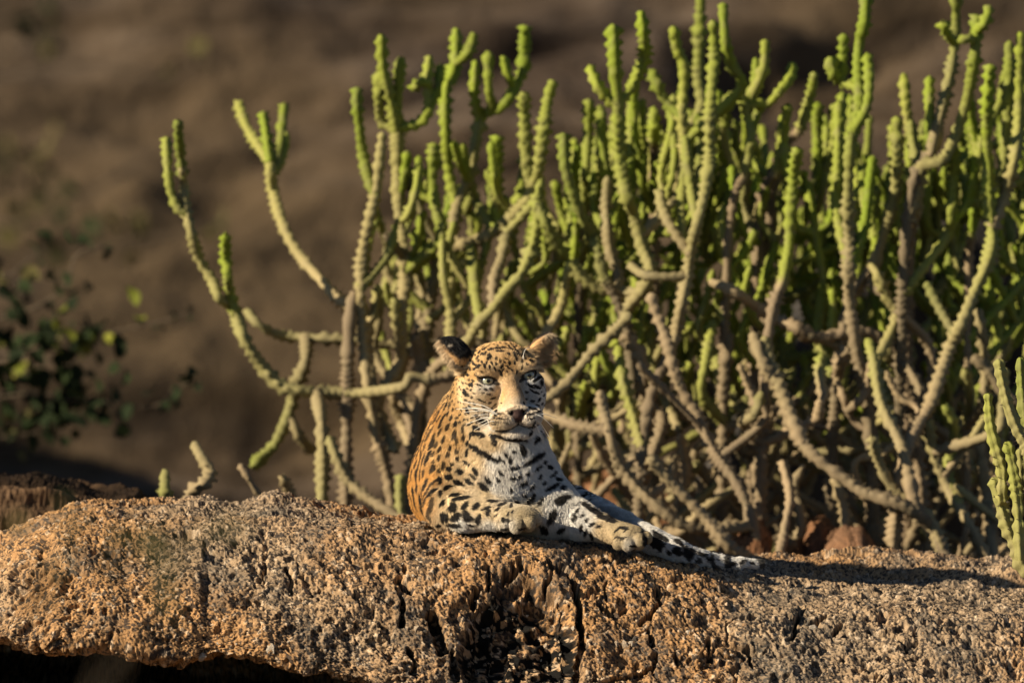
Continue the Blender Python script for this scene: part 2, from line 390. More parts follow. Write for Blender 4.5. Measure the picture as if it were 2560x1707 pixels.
def low_rock(name, label, x0, x1, y, silpts, depth, height, seed, nx=260, nv=150, lay=0.0, front=0.9, mul=(1, 1, 1)):
    """a smaller boulder: a rounded mass whose skyline follows silpts (px, py) at depth y"""
    u = np.linspace(0, 1, nx); px_ = x0 + (x1 - x0) * u
    X = np.array([at(p, 1300, y)[0] for p in px_]); top = np.array([at(p, q, y)[2] for p, q in zip(px_, interp(silpts, px_))])
    endf = np.clip(np.minimum(u, 1 - u) / 0.10, 0, 1); endf = np.sqrt(1 - (1 - endf) ** 2)
    bot = np.full_like(top, GZ - 0.15)
    th = np.linspace(0, math.pi, nv)
    # half super-ellipse front (theta 0 = front foot) to back foot
    e = 0.42
    cyy = -np.sign(np.cos(th)) * np.abs(np.cos(th)) ** e * depth / 2 * front; czz = np.abs(np.sin(th)) ** e
    Y = y + depth / 2 * 0.6 + cyy[None, :] * (0.35 + 0.65 * endf[:, None])
    Z = bot[:, None] + (top - bot)[:, None] * czz[None, :] * (0.25 + 0.75 * endf[:, None])
    Bq = np.stack([np.repeat(X[:, None], nv, 1), Y, Z], -1); N = grid_normals(Bq)
    c = Bq.reshape(-1, 3).mean(0)
    if ((Bq - c) * N).sum() < 0: N = -N
    sv = np.zeros((nx, nv)); sv[:, 1:] = np.cumsum(np.linalg.norm(np.diff(Bq, axis=1), axis=-1), axis=1)
    xx = Bq[..., 0]
    hh = 0.03 * fbm2(xx * 5, sv * 5, 4, 300 + seed) + 0.012 * fbm2(xx * 22, sv * 22, 4, 310 + seed)
    hh += lay * fbm2(xx * 2.5, Bq[..., 2] * 22, 3, 320 + seed)
    C, w1, w2 = rock_colour(xx, sv, None, seed)
    hh += 0.005 * np.sqrt(np.clip(w1[1] - w1[0], 0, 1)) + 0.004 * w1[2]
    Pq = Bq + N * hh[..., None]
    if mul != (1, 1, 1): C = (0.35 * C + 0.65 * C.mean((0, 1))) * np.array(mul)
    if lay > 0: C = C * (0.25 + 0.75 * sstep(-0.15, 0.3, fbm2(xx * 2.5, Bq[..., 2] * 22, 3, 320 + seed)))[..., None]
    o = mesh_obj(name, Pq.reshape(-1, 3), grid_faces(nx, nv), M_ROCK, attrs={'Col': C.reshape(-1, 3)})
    return tag(o, label, 'boulder', 'rocks around the big boulder')
low_rock('boulder', 'low granite ledge behind the big boulder beside the sharp spiny plant', 1800, 2760, 0.62, [(1800, 1420), (1860, 1410), (1950, 1402), (2060, 1404), (2130, 1402), (2210, 1408), (2330, 1405), (2430, 1410), (2470, 1420), (2520, 1416), (2760, 1412)], 0.55, 1, 1, 420, 220)
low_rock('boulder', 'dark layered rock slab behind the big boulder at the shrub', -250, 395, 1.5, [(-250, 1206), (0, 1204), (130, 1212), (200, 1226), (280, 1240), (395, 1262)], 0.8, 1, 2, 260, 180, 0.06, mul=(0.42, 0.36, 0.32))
low_rock('boulder', 'rounded pinkish rock under the thick thicket trunk', 2070, 2200, 2.2, [(2070, 1390), (2110, 1352), (2150, 1340), (2200, 1392)], 0.4, 1, 3, 120, 90, mul=(0.72, 0.56, 0.50))
low_rock('boulder', 'blocky pinkish rock standing left of the rounded thicket rock', 2010, 2100, 2.4, [(2010, 1365), (2030, 1325), (2060, 1316), (2100, 1345)], 0.3, 1, 4, 100, 90, mul=(0.72, 0.56, 0.50))
low_rock('boulder', 'small rust coloured rock in the gap beside the tail', 1845, 1925, 2.3, [(1845, 1372), (1870, 1325), (1895, 1318), (1925, 1360)], 0.3, 1, 5, 90, 80, mul=(0.72, 0.56, 0.50))
low_rock('boulder', 'wide flat earth coloured rock behind the tail tip', 1380, 1800, 3.9, [(1380, 1235), (1450, 1200), (1560, 1190), (1700, 1230), (1800, 1310)], 0.7, 1, 6, 160, 100, mul=(0.72, 0.56, 0.50))

def shade_rock(label, c, r, seed):  # unseen rock added out of view to throw shade on the hillside
    nx, nv = 90, 60
    u = np.linspace(0, 2 * math.pi, nx); v = np.linspace(0.02, math.pi - 0.02, nv); Uq, Vq = np.meshgrid(u, v, indexing='ij')
    n = np.stack([np.cos(Uq) * np.sin(Vq), np.sin(Uq) * np.sin(Vq), np.cos(Vq)], -1)
    rr_ = 1 + 0.25 * vnoise3(n[..., 0] * 1.7, n[..., 1] * 1.7, n[..., 2] * 1.7, seed) + 0.12 * vnoise3(n[..., 0] * 4, n[..., 1] * 4, n[..., 2] * 4, seed + 1)
    o = mesh_obj('boulder', (np.array(c) + n * rr_[..., None] * np.array(r)).reshape(-1, 3), grid_faces(nx, nv), hill.data.materials[0])
    return tag(o, label, 'boulder', 'rocks around the big boulder')
shade_rock('tall unseen rock added to cast shade on the lower hillside', (-6.3, 16.2, -0.2), (1.25, 1.1, 1.05), 441)
shade_rock('squat unseen rock added beside the tall one to break up its shade', (-4.9, 15.6, -1.15), (0.8, 0.8, 0.8), 451)

# leaning near-black bank added to stand in for the thicket's deep shade: its face turns down and away from the sun
def shade_bank_mat():
    m, nt, b = new_mat('shade_bank_dark'); co = obj_coord(nt)
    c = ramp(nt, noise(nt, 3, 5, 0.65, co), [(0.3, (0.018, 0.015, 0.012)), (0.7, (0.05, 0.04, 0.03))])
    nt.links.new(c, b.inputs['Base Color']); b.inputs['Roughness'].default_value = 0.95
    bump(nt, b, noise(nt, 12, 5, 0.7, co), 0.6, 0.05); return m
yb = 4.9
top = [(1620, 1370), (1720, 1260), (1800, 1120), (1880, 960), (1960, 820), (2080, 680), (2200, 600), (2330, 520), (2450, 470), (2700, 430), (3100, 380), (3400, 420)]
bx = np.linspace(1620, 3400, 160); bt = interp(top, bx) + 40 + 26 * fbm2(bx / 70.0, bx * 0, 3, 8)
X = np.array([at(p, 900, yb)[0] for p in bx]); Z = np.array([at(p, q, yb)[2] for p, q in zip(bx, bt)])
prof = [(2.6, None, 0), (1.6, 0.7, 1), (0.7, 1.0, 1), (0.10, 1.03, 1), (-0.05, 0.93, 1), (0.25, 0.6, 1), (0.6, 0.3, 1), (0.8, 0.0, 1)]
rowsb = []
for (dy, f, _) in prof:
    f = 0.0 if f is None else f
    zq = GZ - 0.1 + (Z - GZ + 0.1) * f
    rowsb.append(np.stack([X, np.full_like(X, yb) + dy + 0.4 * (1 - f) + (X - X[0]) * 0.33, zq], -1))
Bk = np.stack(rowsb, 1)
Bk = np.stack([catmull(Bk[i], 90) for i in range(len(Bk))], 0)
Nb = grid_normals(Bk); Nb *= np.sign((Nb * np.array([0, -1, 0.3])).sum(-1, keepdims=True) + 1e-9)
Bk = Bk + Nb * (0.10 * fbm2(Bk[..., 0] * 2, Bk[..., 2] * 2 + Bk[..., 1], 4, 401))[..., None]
o = mesh_obj('shade_bank', Bk.reshape(-1, 3), grid_faces(*Bk.shape[:2]), shade_bank_mat())
tag(o, 'near-black overhanging bank added behind the dense stems to stand in for shade', 'rock bank')

# ------------------------------------------------------------------ leopard
leo = empty('leopard', at(1230, 1320, 0.2))
tag(leo, 'leopard lying on the boulder with its head raised, watching ahead', 'leopard')
# head frame: x to the viewer's right, y back into the head, z up
YAW, ROLL, HPIT = math.radians(9), math.radians(7), math.radians(2)
f = np.array([math.sin(YAW), -math.cos(YAW), 0]); hxv = np.array([math.cos(YAW), math.sin(YAW), 0]); hzv = np.array([0, 0, 1.0])
hxr = hxv * math.cos(ROLL) + hzv * math.sin(ROLL); hzr = -hxv * math.sin(ROLL) + hzv * math.cos(ROLL)
fb = f * math.cos(HPIT) - hzr * math.sin(HPIT); hzr = np.cross(-fb, -hxr) ; hzr = hzr / np.linalg.norm(hzr)
if hzr[2] < 0: hzr = -hzr
HB = np.stack([hxr, -fb, hzr], 0)             # rows: local axes in world
HO = at(1270, 943, -0.02)
def hw(x, y, z): return HO + np.array([x, y, z]) @ HB
def hl(P): return (P - HO) @ HB.T

def axis_lin(segs):
    out = []
    for a, b, s in segs: out.append(np.arange(a, b - s * 0.4, s))
    return np.concatenate(out + [[segs[-1][1]]])
gxs = axis_lin([(-0.285, -0.19, .0045), (-0.19, 0.13, .0023), (0.13, 0.66, .0042)])
gys = axis_lin([(-0.175, -0.145, .004), (-0.145, 0.09, .0025), (0.09, 0.25, .005), (0.25, 1.12, .013)])
gzs = axis_lin([(-0.60, -0.27, .004), (-0.27, 0.06, .0023)])
D = np.full((len(gxs), len(gys), len(gzs)), 0.09, dtype=np.float32)
def sub(c, ext):
    r = []
    for g, a, e in zip((gxs, gys, gzs), c, ext):
        r.append(slice(max(0, np.searchsorted(g, a - e) - 1), min(len(g), np.searchsorted(g, a + e) + 1)))
    return tuple(r)
def coords(sl):
    return (gxs[sl[0]].astype(np.float32)[:, None, None], gys[sl[1]].astype(np.float32)[None, :, None], gzs[sl[2]].astype(np.float32)[None, None, :])
def smin(sl, d, k):
    a = D[sl]
    if k <= 0: D[sl] = np.minimum(a, d); return
    hh = np.maximum(k - np.abs(a - d), 0) / k
    D[sl] = np.minimum(a, d) - hh * hh * k * 0.25
def smaxsub(sl, d, k):
    a = D[sl]; b = -d
    hh = np.maximum(k - np.abs(a - b), 0) / k
    D[sl] = np.maximum(a, b) + hh * hh * k * 0.25
def ell_d(sl, c, r, A):
    x, y, z = coords(sl); dx, dy, dz = x - np.float32(c[0]), y - np.float32(c[1]), z - np.float32(c[2])
    A = np.asarray(A, dtype=np.float32)
    q = [(dx * A[i, 0] + dy * A[i, 1] + dz * A[i, 2]) for i in range(3)]
    k0 = np.sqrt(sum((q[i] / r[i]) ** 2 for i in range(3))); k1 = np.sqrt(sum((q[i] / r[i] ** 2) ** 2 for i in range(3))) + 1e-6
    return k0 * (k0 - 1) / k1
I3 = np.eye(3)
def ell(c, r, k=0.03, A=I3, op=smin):
    m = max(r) + k + 0.02; sl_ = sub(c, (m, m, m)); op(sl_, ell_d(sl_, c, r, A), k)
def cap(a, b, ra, rb, k=0.03, op=smin):
    a = np.asarray(a); b = np.asarray(b); c = (a + b) / 2; m = np.abs(b - a) / 2 + max(ra, rb) + k + 0.02
    sl_ = sub(c, m); x, y, z = coords(sl_); v = (b - a).astype(np.float32); L = float(v @ v)
    t = np.clip(((x - a[0]) * v[0] + (y - a[1]) * v[1] + (z - a[2]) * v[2]) / L, 0, 1)
    d = np.sqrt((x - a[0] - t * v[0]) ** 2 + (y - a[1] - t * v[1]) ** 2 + (z - a[2] - t * v[2]) ** 2) - (ra + (rb - ra) * t)
    op(sl_, d.astype(np.float32), k)
def hell(c, r, k=0.03, A=None, op=smin):
    AA = HB if A is None else np.asarray(A) @ HB
    ell(hw(*c), r, k, AA, op)
def hcap(a, b, ra, rb, k=0.03, op=smin): cap(hw(*a), hw(*b), ra, rb, k, op)
def rotA(ax, deg):
    return np.array(Matrix.Rotation(math.radians(deg), 3, ax)).T

# body, running back into the picture
cap(at(1180, 1212, 0.30), at(1195, 1205, 0.80), 0.122, 0.120, 0.06)
ell(at(1168, 1222, 0.42), (0.134, 0.26, 0.118), 0.05)
ell(at(1195, 1210, 0.86), (0.140, 0.20, 0.122), 0.05)          # haunches
ell(at(1248, 1190, 0.13), (0.110, 0.14, 0.120), 0.05)          # chest
ell(at(1150, 1165, 0.15), (0.086, 0.12, 0.115), 0.025)          # near shoulder
ell(at(1132, 1240, 0.12), (0.060, 0.09, 0.085), 0.014)
ell(at(1302, 1205, 0.13), (0.062, 0.11, 0.100), 0.04)          # far shoulder
cap(at(1236, 985, 0.10), at(1200, 1125, 0.17), 0.094, 0.116, 0.05)   # neck
cap(at(1190, 1060, 0.20), at(1175, 1160, 0.28), 0.085, 0.12, 0.05)
ell(at(1275, 1120, 0.055), (0.078, 0.075, 0.085), 0.05)        # throat and brisket
ell(at(1268, 1215, 0.035), (0.082, 0.07, 0.085), 0.04)
# foreleg folded across the front (viewer's left)
cap(at(1128, 1205, 0.10), at(1118, 1268, 0.03), 0.062, 0.050, 0.04)
cap(at(1118, 1268, 0.02), at(1165, 1275, -0.02), 0.046, 0.044, 0.025)
cap(at(1165, 1276, -0.02), at(1262, 1291, -0.065), 0.044, 0.0315, 0.02)
PW1 = at(1302, 1294, -0.082)
ell(PW1, (0.046, 0.042, 0.029), 0.02, rotA('Y', 4))
for (px_, py_, yy, r) in ((1262, 1311, -0.105, .015), (1291, 1314, -0.117, .0165), (1320, 1309, -0.108, .0165), (1336, 1296, -0.088, .015)):
    ell(at(px_, py_, yy - 0.004), (r * 1.05, r * 1.3, r * 1.05), 0.003)
# foreleg stretched out (viewer's right)
cap(at(1335, 1190, 0.09), at(1378, 1264, 0.055), 0.056, 0.055, 0.035)
cap(at(1392, 1268, 0.05), at(1450, 1300, 0.02), 0.052, 0.040, 0.025)
cap(at(1450, 1299, 0.02), at(1542, 1332, -0.015), 0.038, 0.0265, 0.02)
ell(at(1340, 1292, 0.05), (0.07, 0.07, 0.05), 0.04)
PW2 = at(1577, 1341, -0.03)
ell(PW2, (0.037, 0.042, 0.027), 0.018, rotA('Y', 10))
for (px_, py_, yy, r) in ((1546, 1357, -0.058, .0135), (1570, 1359, -0.068, .0155), (1596, 1354, -0.062, .0165), (1613, 1344, -0.04, .0145)):
    ell(at(px_, py_, yy - 0.004), (r * 1.05, r * 1.3, r * 1.08), 0.003)
# tail: comes round from behind and lies along the rock
TAIL = [at(1300, 1225, 0.72), at(1370, 1232, 0.50), at(1440, 1252, 0.33), at(1500, 1282, 0.22), at(1560, 1312, 0.14), at(1630, 1350, 0.07), at(1690, 1374, 0.06), at(1745, 1393, 0.07), at(1800, 1403, 0.09), at(1850, 1407, 0.10), at(1903, 1409, 0.12)]
TR = [.036, .034, .032, .030, .029, .028, .024, .018, .013, .011, .009]
for i in range(len(TAIL) - 1): cap(TAIL[i], TAIL[i + 1], TR[i], TR[i + 1], 0.008)
# head
hell((-0.008, 0.075, 0.010), (0.080, 0.088, 0.066), 0.03)           # cranium
hell((-0.003, 0.035, 0.027), (0.056, 0.048, 0.036), 0.03)            # forehead
hell((-0.052, 0.055, -0.048), (0.052, 0.060, 0.056), 0.03)     # cheeks
hell((0.042, 0.055, -0.048), (0.047, 0.060, 0.056), 0.03)
for s in (-1, 1):
    hell((s * 0.050, 0.010, -0.018), (0.030, 0.024, 0.016), 0.02)      # cheekbone under the eye
    hell((s * 0.042, 0.000, 0.021), (0.030, 0.022, 0.011), 0.016, rotA('Y', -s * 12))   # brow
    hell((s * 0.0265, -0.062, -0.0885), (0.0300, 0.036, 0.0220), 0.010)   # whisker pads
    hell((s * 0.036, -0.036, -0.090), (0.024, 0.034, 0.024), 0.015)
hcap((0, 0.004, 0.008), (0, -0.068, -0.056), 0.0168, 0.0185, 0.016)         # bridge of the nose
hell((0, -0.030, -0.056), (0.026, 0.048, 0.027), 0.02)
hell((0, -0.078, -0.070), (0.0245, 0.020, 0.013), 0.007)
hell((0, -0.082, -0.081), (0.014, 0.016, 0.012), 0.006)                  # nose
hell((0, 0.005, -0.105), (0.052, 0.060, 0.034), 0.02)                    # jaw
hell((0, -0.050, -0.122), (0.034, 0.032, 0.0185), 0.010)                  # chin
for s in (-1, 1):                                                        # eye openings, mouth, nostrils
    hell((s * 0.047, -0.020, -0.002), (0.0165, 0.016, 0.0075), 0.005, rotA('Y', -s * 12), smaxsub)
    hell((s * 0.047, -0.004, 0.0125), (0.024, 0.016, 0.0070), 0.007, rotA('Y', -s * 4))
    hell((s * 0.0155, -0.093, -0.0755), (0.0065, 0.010, 0.0042), 0.003, rotA('Y', s * 32), smaxsub)
    hcap((s * 0.002, -0.090, -0.1015), (s * 0.027, -0.080, -0.1110), 0.0022, 0.0022, 0.006, smaxsub)
    hcap((s * 0.027, -0.080, -0.1110), (s * 0.047, -0.042, -0.1065), 0.0022, 0.002, 0.006, smaxsub)
hcap((0, -0.096, -0.092), (0, -0.090, -0.1015), 0.0020, 0.0022, 0.004, smaxsub)
# ears: thin cupped shells
def ear(base, tip, face_dir, wid, thick):
    base = np.asarray(base); tip = np.asarray(tip); a = tip - base; L = np.linalg.norm(a); a /= L
    c = np.asarray(face_dir, float); c -= a * (a @ c); c /= np.linalg.norm(c); b = np.cross(a, c)
    A = np.stack([a, b, c]); ctr = base + a * L * 0.45
    m = L * 0.6 + 0.03; sl_ = sub(ctr, (m, m, m))
    # taper towards the tip: scale across the ear by the height along it
    x, y, z = coords(sl_); dx, dy, dz = x - np.float32(ctr[0]), y - np.float32(ctr[1]), z - np.float32(ctr[2])
    qa = dx * a[0] + dy * a[1] + dz * a[2]; qb = dx * b[0] + dy * b[1] + dz * b[2]; qc = dx * c[0] + dy * c[1] + dz * c[2]
    tp = np.clip(1.08 - 0.50 * (qa / (L * 0.56)), 0.35, 1.6)
    def el(qc_, r):
        k0 = np.sqrt((qa / r[0]) ** 2 + (qb / (r[1] * tp)) ** 2 + (qc_ / r[2]) ** 2); k1 = np.sqrt((qa / r[0] ** 2) ** 2 + (qb / (r[1] * tp) ** 2) ** 2 + (qc_ / r[2] ** 2) ** 2) + 1e-6
        return (k0 * (k0 - 1) / k1).astype(np.float32)
    outer = el(qc, (L * 0.58, wid, thick)); inner = el(qc - thick * 0.95, (L * 0.54, wid * 0.86, thick * 1.15))
    hh = np.maximum(0.004 - np.abs(outer + inner), 0) / 0.004
    d = np.maximum(outer, -inner) + hh * hh * 0.004 * 0.25
    smin(sl_, d, 0.012)
    return ctr, A, L
EL = ear(at(1166, 906, 0.035), at(1105, 848, 0.03), (-0.62, 0.25, -0.62), 0.033, 0.026)
ER = ear(at(1340, 900, 0.05), at(1377, 834, 0.05), (0.35, -0.92, -0.15), 0.0255, 0.020)

def surface_nets(D, gx, gy, gz):
    s = D < 0
    nx, ny, nz = D.shape
    acc = np.zeros((nx - 1, ny - 1, nz - 1), dtype=np.int8)
    c = sum(s[i:nx - 1 + i, j:ny - 1 + j, k:nz - 1 + k].astype(np.int8) for i in (0, 1) for j in (0, 1) for k in (0, 1))
    act = (c > 0) & (c < 8)
    idx = np.argwhere(act); vid = np.full(act.shape, -1, dtype=np.int32); vid[act] = np.arange(len(idx))
    pos = np.zeros((len(idx), 3)); n = np.zeros(len(idx))
    G = (gx, gy, gz)
    corners = [(i, j, k) for i in (0, 1) for j in (0, 1) for k in (0, 1)]
    for a in corners:
        for ax in range(3):
            if a[ax]: continue
            b = list(a); b[ax] = 1
            va = D[idx[:, 0] + a[0], idx[:, 1] + a[1], idx[:, 2] + a[2]]; vb = D[idx[:, 0] + b[0], idx[:, 1] + b[1], idx[:, 2] + b[2]]
            m = (va < 0) != (vb < 0)
            t = np.where(m, va / (va - vb + 1e-12), 0)
            p = np.stack([G[q][idx[:, q] + a[q]] for q in range(3)], -1)
            p[:, ax] += t * (G[ax][idx[:, ax] + 1] - G[ax][idx[:, ax]])
            pos += np.where(m[:, None], p, 0); n += m
    pos /= n[:, None]
    F = []
    for ax in range(3):
        sh = [slice(None)] * 3; sh2 = [slice(None)] * 3
        sh[ax] = slice(0, -1); sh2[ax] = slice(1, None)
        e = s[tuple(sh)] != s[tuple(sh2)]
        o1, o2 = [q for q in range(3) if q != ax]
        ed = np.argwhere(e); ed = ed[(ed[:, o1] > 0) & (ed[:, o2] > 0) & (ed[:, o1] < D.shape[o1] - 1) & (ed[:, o2] < D.shape[o2] - 1)]
        q = []
        for d1, d2 in ((-1, -1), (0, -1), (0, 0), (-1, 0)):
            t = ed.copy(); t[:, o1] += d1; t[:, o2] += d2; q.append(vid[t[:, 0], t[:, 1], t[:, 2]])
        q = np.stack(q, -1)
        inside = s[ed[:, 0], ed[:, 1], ed[:, 2]]
        flip = inside if ax != 1 else ~inside
        q = np.where(flip[:, None], q, q[:, ::-1])
        F.append(q)
    return pos, np.concatenate(F)
LV, LF = surface_nets(D, gxs, gys, gzs)
del D
def vert_normals(V, F):
    a = V[F[:, 2]] - V[F[:, 0]]; b = V[F[:, 3]] - V[F[:, 1]]
    fn = np.cross(a, b); N = np.zeros_like(V)
    for k in range(4): np.add.at(N, F[:, k], fn)
    return N / np.maximum(np.linalg.norm(N, axis=1, keepdims=True), 1e-12)
def lap(V, F, it):
    for _ in range(it):
        A = np.zeros_like(V); n = np.zeros(len(V))
        for k in range(4):
            np.add.at(A, F[:, k], V[F[:, (k + 1) % 4]]); np.add.at(n, F[:, k], 1)
        V = V * 0.5 + 0.5 * A / np.maximum(n, 1)[:, None]
    return V
LV = lap(LV, LF, 1)
MZ = 0.90                                     # a short, blunt muzzle
l_ = hl(LV); mz_ = (l_[:, 1] < 0) & (l_[:, 2] > -0.150) & (l_[:, 2] < 0.06) & (np.abs(l_[:, 0]) < 0.09)
l_[mz_, 1] *= MZ; LV = np.where(mz_[:, None], HO + l_ @ HB, LV)
LN = vert_normals(LV, LF)

# ---- coat colour, a function of the position on the body
Z1 = lambda zx, zy: (980 + 0.33163 * zx, 820 + 0.33163 * zy)
Z2 = lambda zx, zy: (980 + 0.43367 * zx, 1120 + 0.43367 * zy)
vpx, vpy = proj(LV)
frontv = LN[:, 1] < 0.15
def on_surface(px_, py_):
    d = (vpx - px_) ** 2 + (vpy - py_) ** 2
    c = np.where(frontv & (d < 12.0 ** 2))[0]
    if len(c) == 0:
        return None
    return LV[c[np.argmin(LV[c, 1] * 1100 * 0.6 + np.sqrt(d[c]))]]
B1 = [(690,930,250,42,28),(1065,975,190,40,-33),(860,848,250,30,8),(985,910,95,38,75),(770,840,80,36,60),(635,745,60,35,20),(660,795,100,35,15),(690,700,90,36,25),(885,990,55,30,95),(925,1035,60,28,-5),(830,980,80,20,50),(860,945,50,22,60),(920,915,35,25,0),
 (510,1070,65,42,10),(635,1070,70,35,60),(500,1165,90,45,25),(590,1150,75,40,35),(695,1190,85,52,30),(730,1135,80,33,45),(425,1120,60,40,0),(430,1055,40,35,0),(455,1020,35,25,0),(360,1140,55,38,90),(555,1005,50,28,30),(605,1105,60,28,40),(820,1085,60,24,40),(805,1140,40,22,50),
 (915,1120,45,30,-20),(960,1110,40,30,-20),(1015,1085,40,28,-40),(1000,1165,50,36,-30),(1050,1190,50,28,-50),(900,1210,45,20,80),(993,1255,40,30,90),(890,1300,35,22,90),(1095,1045,80,22,-40),(1150,995,35,25,-30),(1105,1115,50,25,-40),(1040,1285,110,36,-65),(1110,1300,80,30,-55),(1195,1190,110,30,-25),
 (1140,1155,40,28,-30),(1200,1100,50,22,-35),(1190,1035,50,28,40),(1275,1280,120,55,-20),(1210,1400,100,45,-65),(1075,840,50,28,-50),(1095,825,36,24,-60),(1070,780,30,22,-80),(1240,1130,50,30,30),(1280,1190,40,30,20),(1250,1060,30,22,10),
 (450,1350,75,58,-60),(385,1415,80,52,80),(470,1425,75,58,-45),(545,1330,75,42,-40),(620,1345,70,42,-50),(560,1420,90,58,50),(640,1435,90,42,-70),(705,1390,50,33,-60),(510,1280,140,33,-10),(460,1245,90,26,-15),(420,1200,60,33,-30),(690,1355,80,24,-20),(735,1295,80,24,5),(820,1325,80,26,-15),(790,1365,60,19,-30),(345,1480,40,36,0),(455,1490,90,33,10),(580,1485,50,24,20),(385,1310,60,33,-50),(370,1235,50,32,-60),
 (820,1415,34,30,60),(905,1385,30,16,-60),(845,1522,60,18,4),(985,1520,56,20,-12),(905,1450,110,9,78),(985,1460,90,8,80),(790,1470,80,8,70),(780,1410,40,12,-40),(870,1400,36,12,-60)]  # closing entries include shade painted between and under the toes
B2 = [(980,285,90,40,-15),(920,385,100,38,-65),(1035,400,55,28,-70),(970,465,50,24,-35),(1080,455,50,22,-80),(1110,485,50,20,-75),(1140,440,45,18,-20),(1110,410,35,18,-50),(1140,500,50,20,80),(1095,385,30,15,-30),(1180,450,40,14,-20),(1060,350,40,18,-40),(870,470,60,40,40),
 (1220,400,100,26,25),(1255,398,80,30,25),(1160,350,110,25,25),(1330,435,50,18,10),(1110,325,60,22,28),(1520,545,90,62,40),(1530,500,90,28,30),(1640,588,62,40,20),(1705,595,80,58,40),(1640,535,60,22,25),(1960,660,42,22,-20),(2010,655,32,18,-20),(2070,655,26,14,0),(1870,640,30,12,10),(1372,490,120,8,-62),(1440,510,110,9,82),(1390,562,44,16,10),(1300,520,60,8,-60),(1290,470,40,12,-40),(1345,470,36,10,-50),(1455,560,36,16,60),(1480,520,70,26,75),(1570,520,50,26,30),(1780,612,50,20,30),(1830,640,36,18,20),(1590,600,30,20,40)]  # includes painted shade in the second paw's toe creases
FACE = [(650,295,70,20,-30),(560,355,28,26,0),(560,415,30,30,0),(605,430,40,18,80),(550,490,60,33,70),(600,470,24,24,0),(605,520,25,24,0),(660,430,60,13,10),(665,460,20,17,0),(690,490,30,13,0),(735,495,30,13,20),(625,570,35,20,50),(680,545,80,13,25),(590,595,40,24,45),(640,610,50,17,20),(700,590,60,13,35),(545,635,60,32,60),(770,630,30,13,10),(815,633,35,12,5),(765,597,35,16,-30),(800,668,110,11,5),(770,690,120,11,8),(740,718,60,10,10),(850,705,50,8,5),
 (1040,440,70,18,30),(1090,390,80,26,-30),(1125,420,50,32,80),(1085,445,60,22,30),(1055,480,60,17,40),(1090,490,50,18,30),(1060,570,60,18,30),(1045,600,40,18,20),(1110,540,40,23,-60),(1110,600,40,15,-20),(1045,640,90,17,-15),(1040,670,70,13,-12),(1072,712,50,20,-70),(1015,275,30,22,45),(1050,250,50,22,30),(1000,700,50,9,-10),(1005,560,24,14,70),
 (735,235,50,24,-45),(700,290,40,26,80),(745,298,40,18,80),(790,275,28,24,0),(832,292,40,18,-60),(890,270,40,22,70),(880,300,50,13,30),(862,238,60,13,25),(820,178,90,18,5),(795,130,50,18,0),(740,150,60,18,-10),(700,190,40,20,-50),(668,190,40,18,-40),(637,215,45,18,-50),(640,258,30,22,-40),(735,205,40,22,-30),(790,235,24,22,0),(880,200,40,18,30),(930,215,40,20,60),(960,205,50,16,30),(925,270,30,18,80),(845,320,30,14,-60),(870,335,26,12,0),(815,300,22,14,0),(590,270,26,24,0),(590,315,26,22,-40),(850,130,50,14,10),(900,140,50,16,20),(950,160,50,16,40),(1000,190,40,16,50),(680,130,50,16,-30),(720,262,26,16,-50),(940,245,40,18,70),(850,265,26,18,50),(640,160,40,16,-50),(810,325,20,12,0),(900,320,26,12,40),
 (660,375,40,10,10),(790,560,16,12,0),(700,650,14,10,0)]
spots = []                                    # (centre, half length, half width, axis u, axis v, darkness, soft)
RT = np.array([1.0, 0, 0]); DN = -UPV
def add_traced(L, Zf, sc, dark=1.0):
    for (zx, zy, ln, wd, an) in L:
        p = on_surface(*Zf(zx, zy))
        if p is None: continue
        a = math.radians(an); m = sc / 1100.0 * 0.5
        dk_ = 0.45 if wd <= 9 and zy > 480 and zx > 700 and Zf is not None and (L is B2 or zy > 1440) else dark  # thin toe creases: shade painted as fainter marks
        spots.append((p, ln * m, wd * m, math.cos(a) * RT + math.sin(a) * DN, -math.sin(a) * RT + math.cos(a) * DN, dk_))
add_traced([b_ for b_ in B1 if b_[1] < 1240 or b_[0] > 830], Z1, 0.33163 * 1.18); add_traced([b_ for b_ in B1 if b_[1] >= 1240 and b_[0] <= 830], Z1, 0.33163 * 1.14); add_traced(B2, Z2, 0.43367 * 1.2); add_traced(FACE, Z1, 0.33163 * 1.05)
n_traced = len(spots)
TP = np.array([s[0] for s in spots]); TRr = np.array([s[1] for s in spots])
# scattered spots elsewhere on the coat, spacing and size by region
hloc = hl(LV)
headw = sstep(0.20, 0.13, np.linalg.norm((hloc - np.array([0, 0.05, -0.03])) / np.array([1, 1.1, 1.15]), axis=1))
def region_spacing(p):
    x, y = proj(p)
    l = hl(p)
    if np.linalg.norm(l - np.array([0, 0.05, -0.02])) < 0.135: return 0.0125, 0.0038
    if y < 1085 and x < 1190: return 0.0170, 0.0070
    if x < 1085 or p[1] > 0.27: return 0.0255, 0.0108
    if y < 1180: return 0.0165, 0.0060
    return 0.028, 0.0105
order = rng.permutation(len(LV))[:60000]
gridh = {}
acc_p = []
def near_ok(p, r):
    c = tuple(np.floor(p / 0.03).astype(int))
    for i in (-1, 0, 1):
        for j in (-1, 0, 1):
            for k in (-1, 0, 1):
                for q in gridh.get((c[0] + i, c[1] + j, c[2] + k), ()):
                    if (p[0] - q[0]) ** 2 + (p[1] - q[1]) ** 2 + (p[2] - q[2]) ** 2 < r * r: return False
    return True
zone_done = lambda x, y: (x > 1150 and y > 1150) or (x > 1085 and y > 1225) or (x > 1215 and y > 1090)
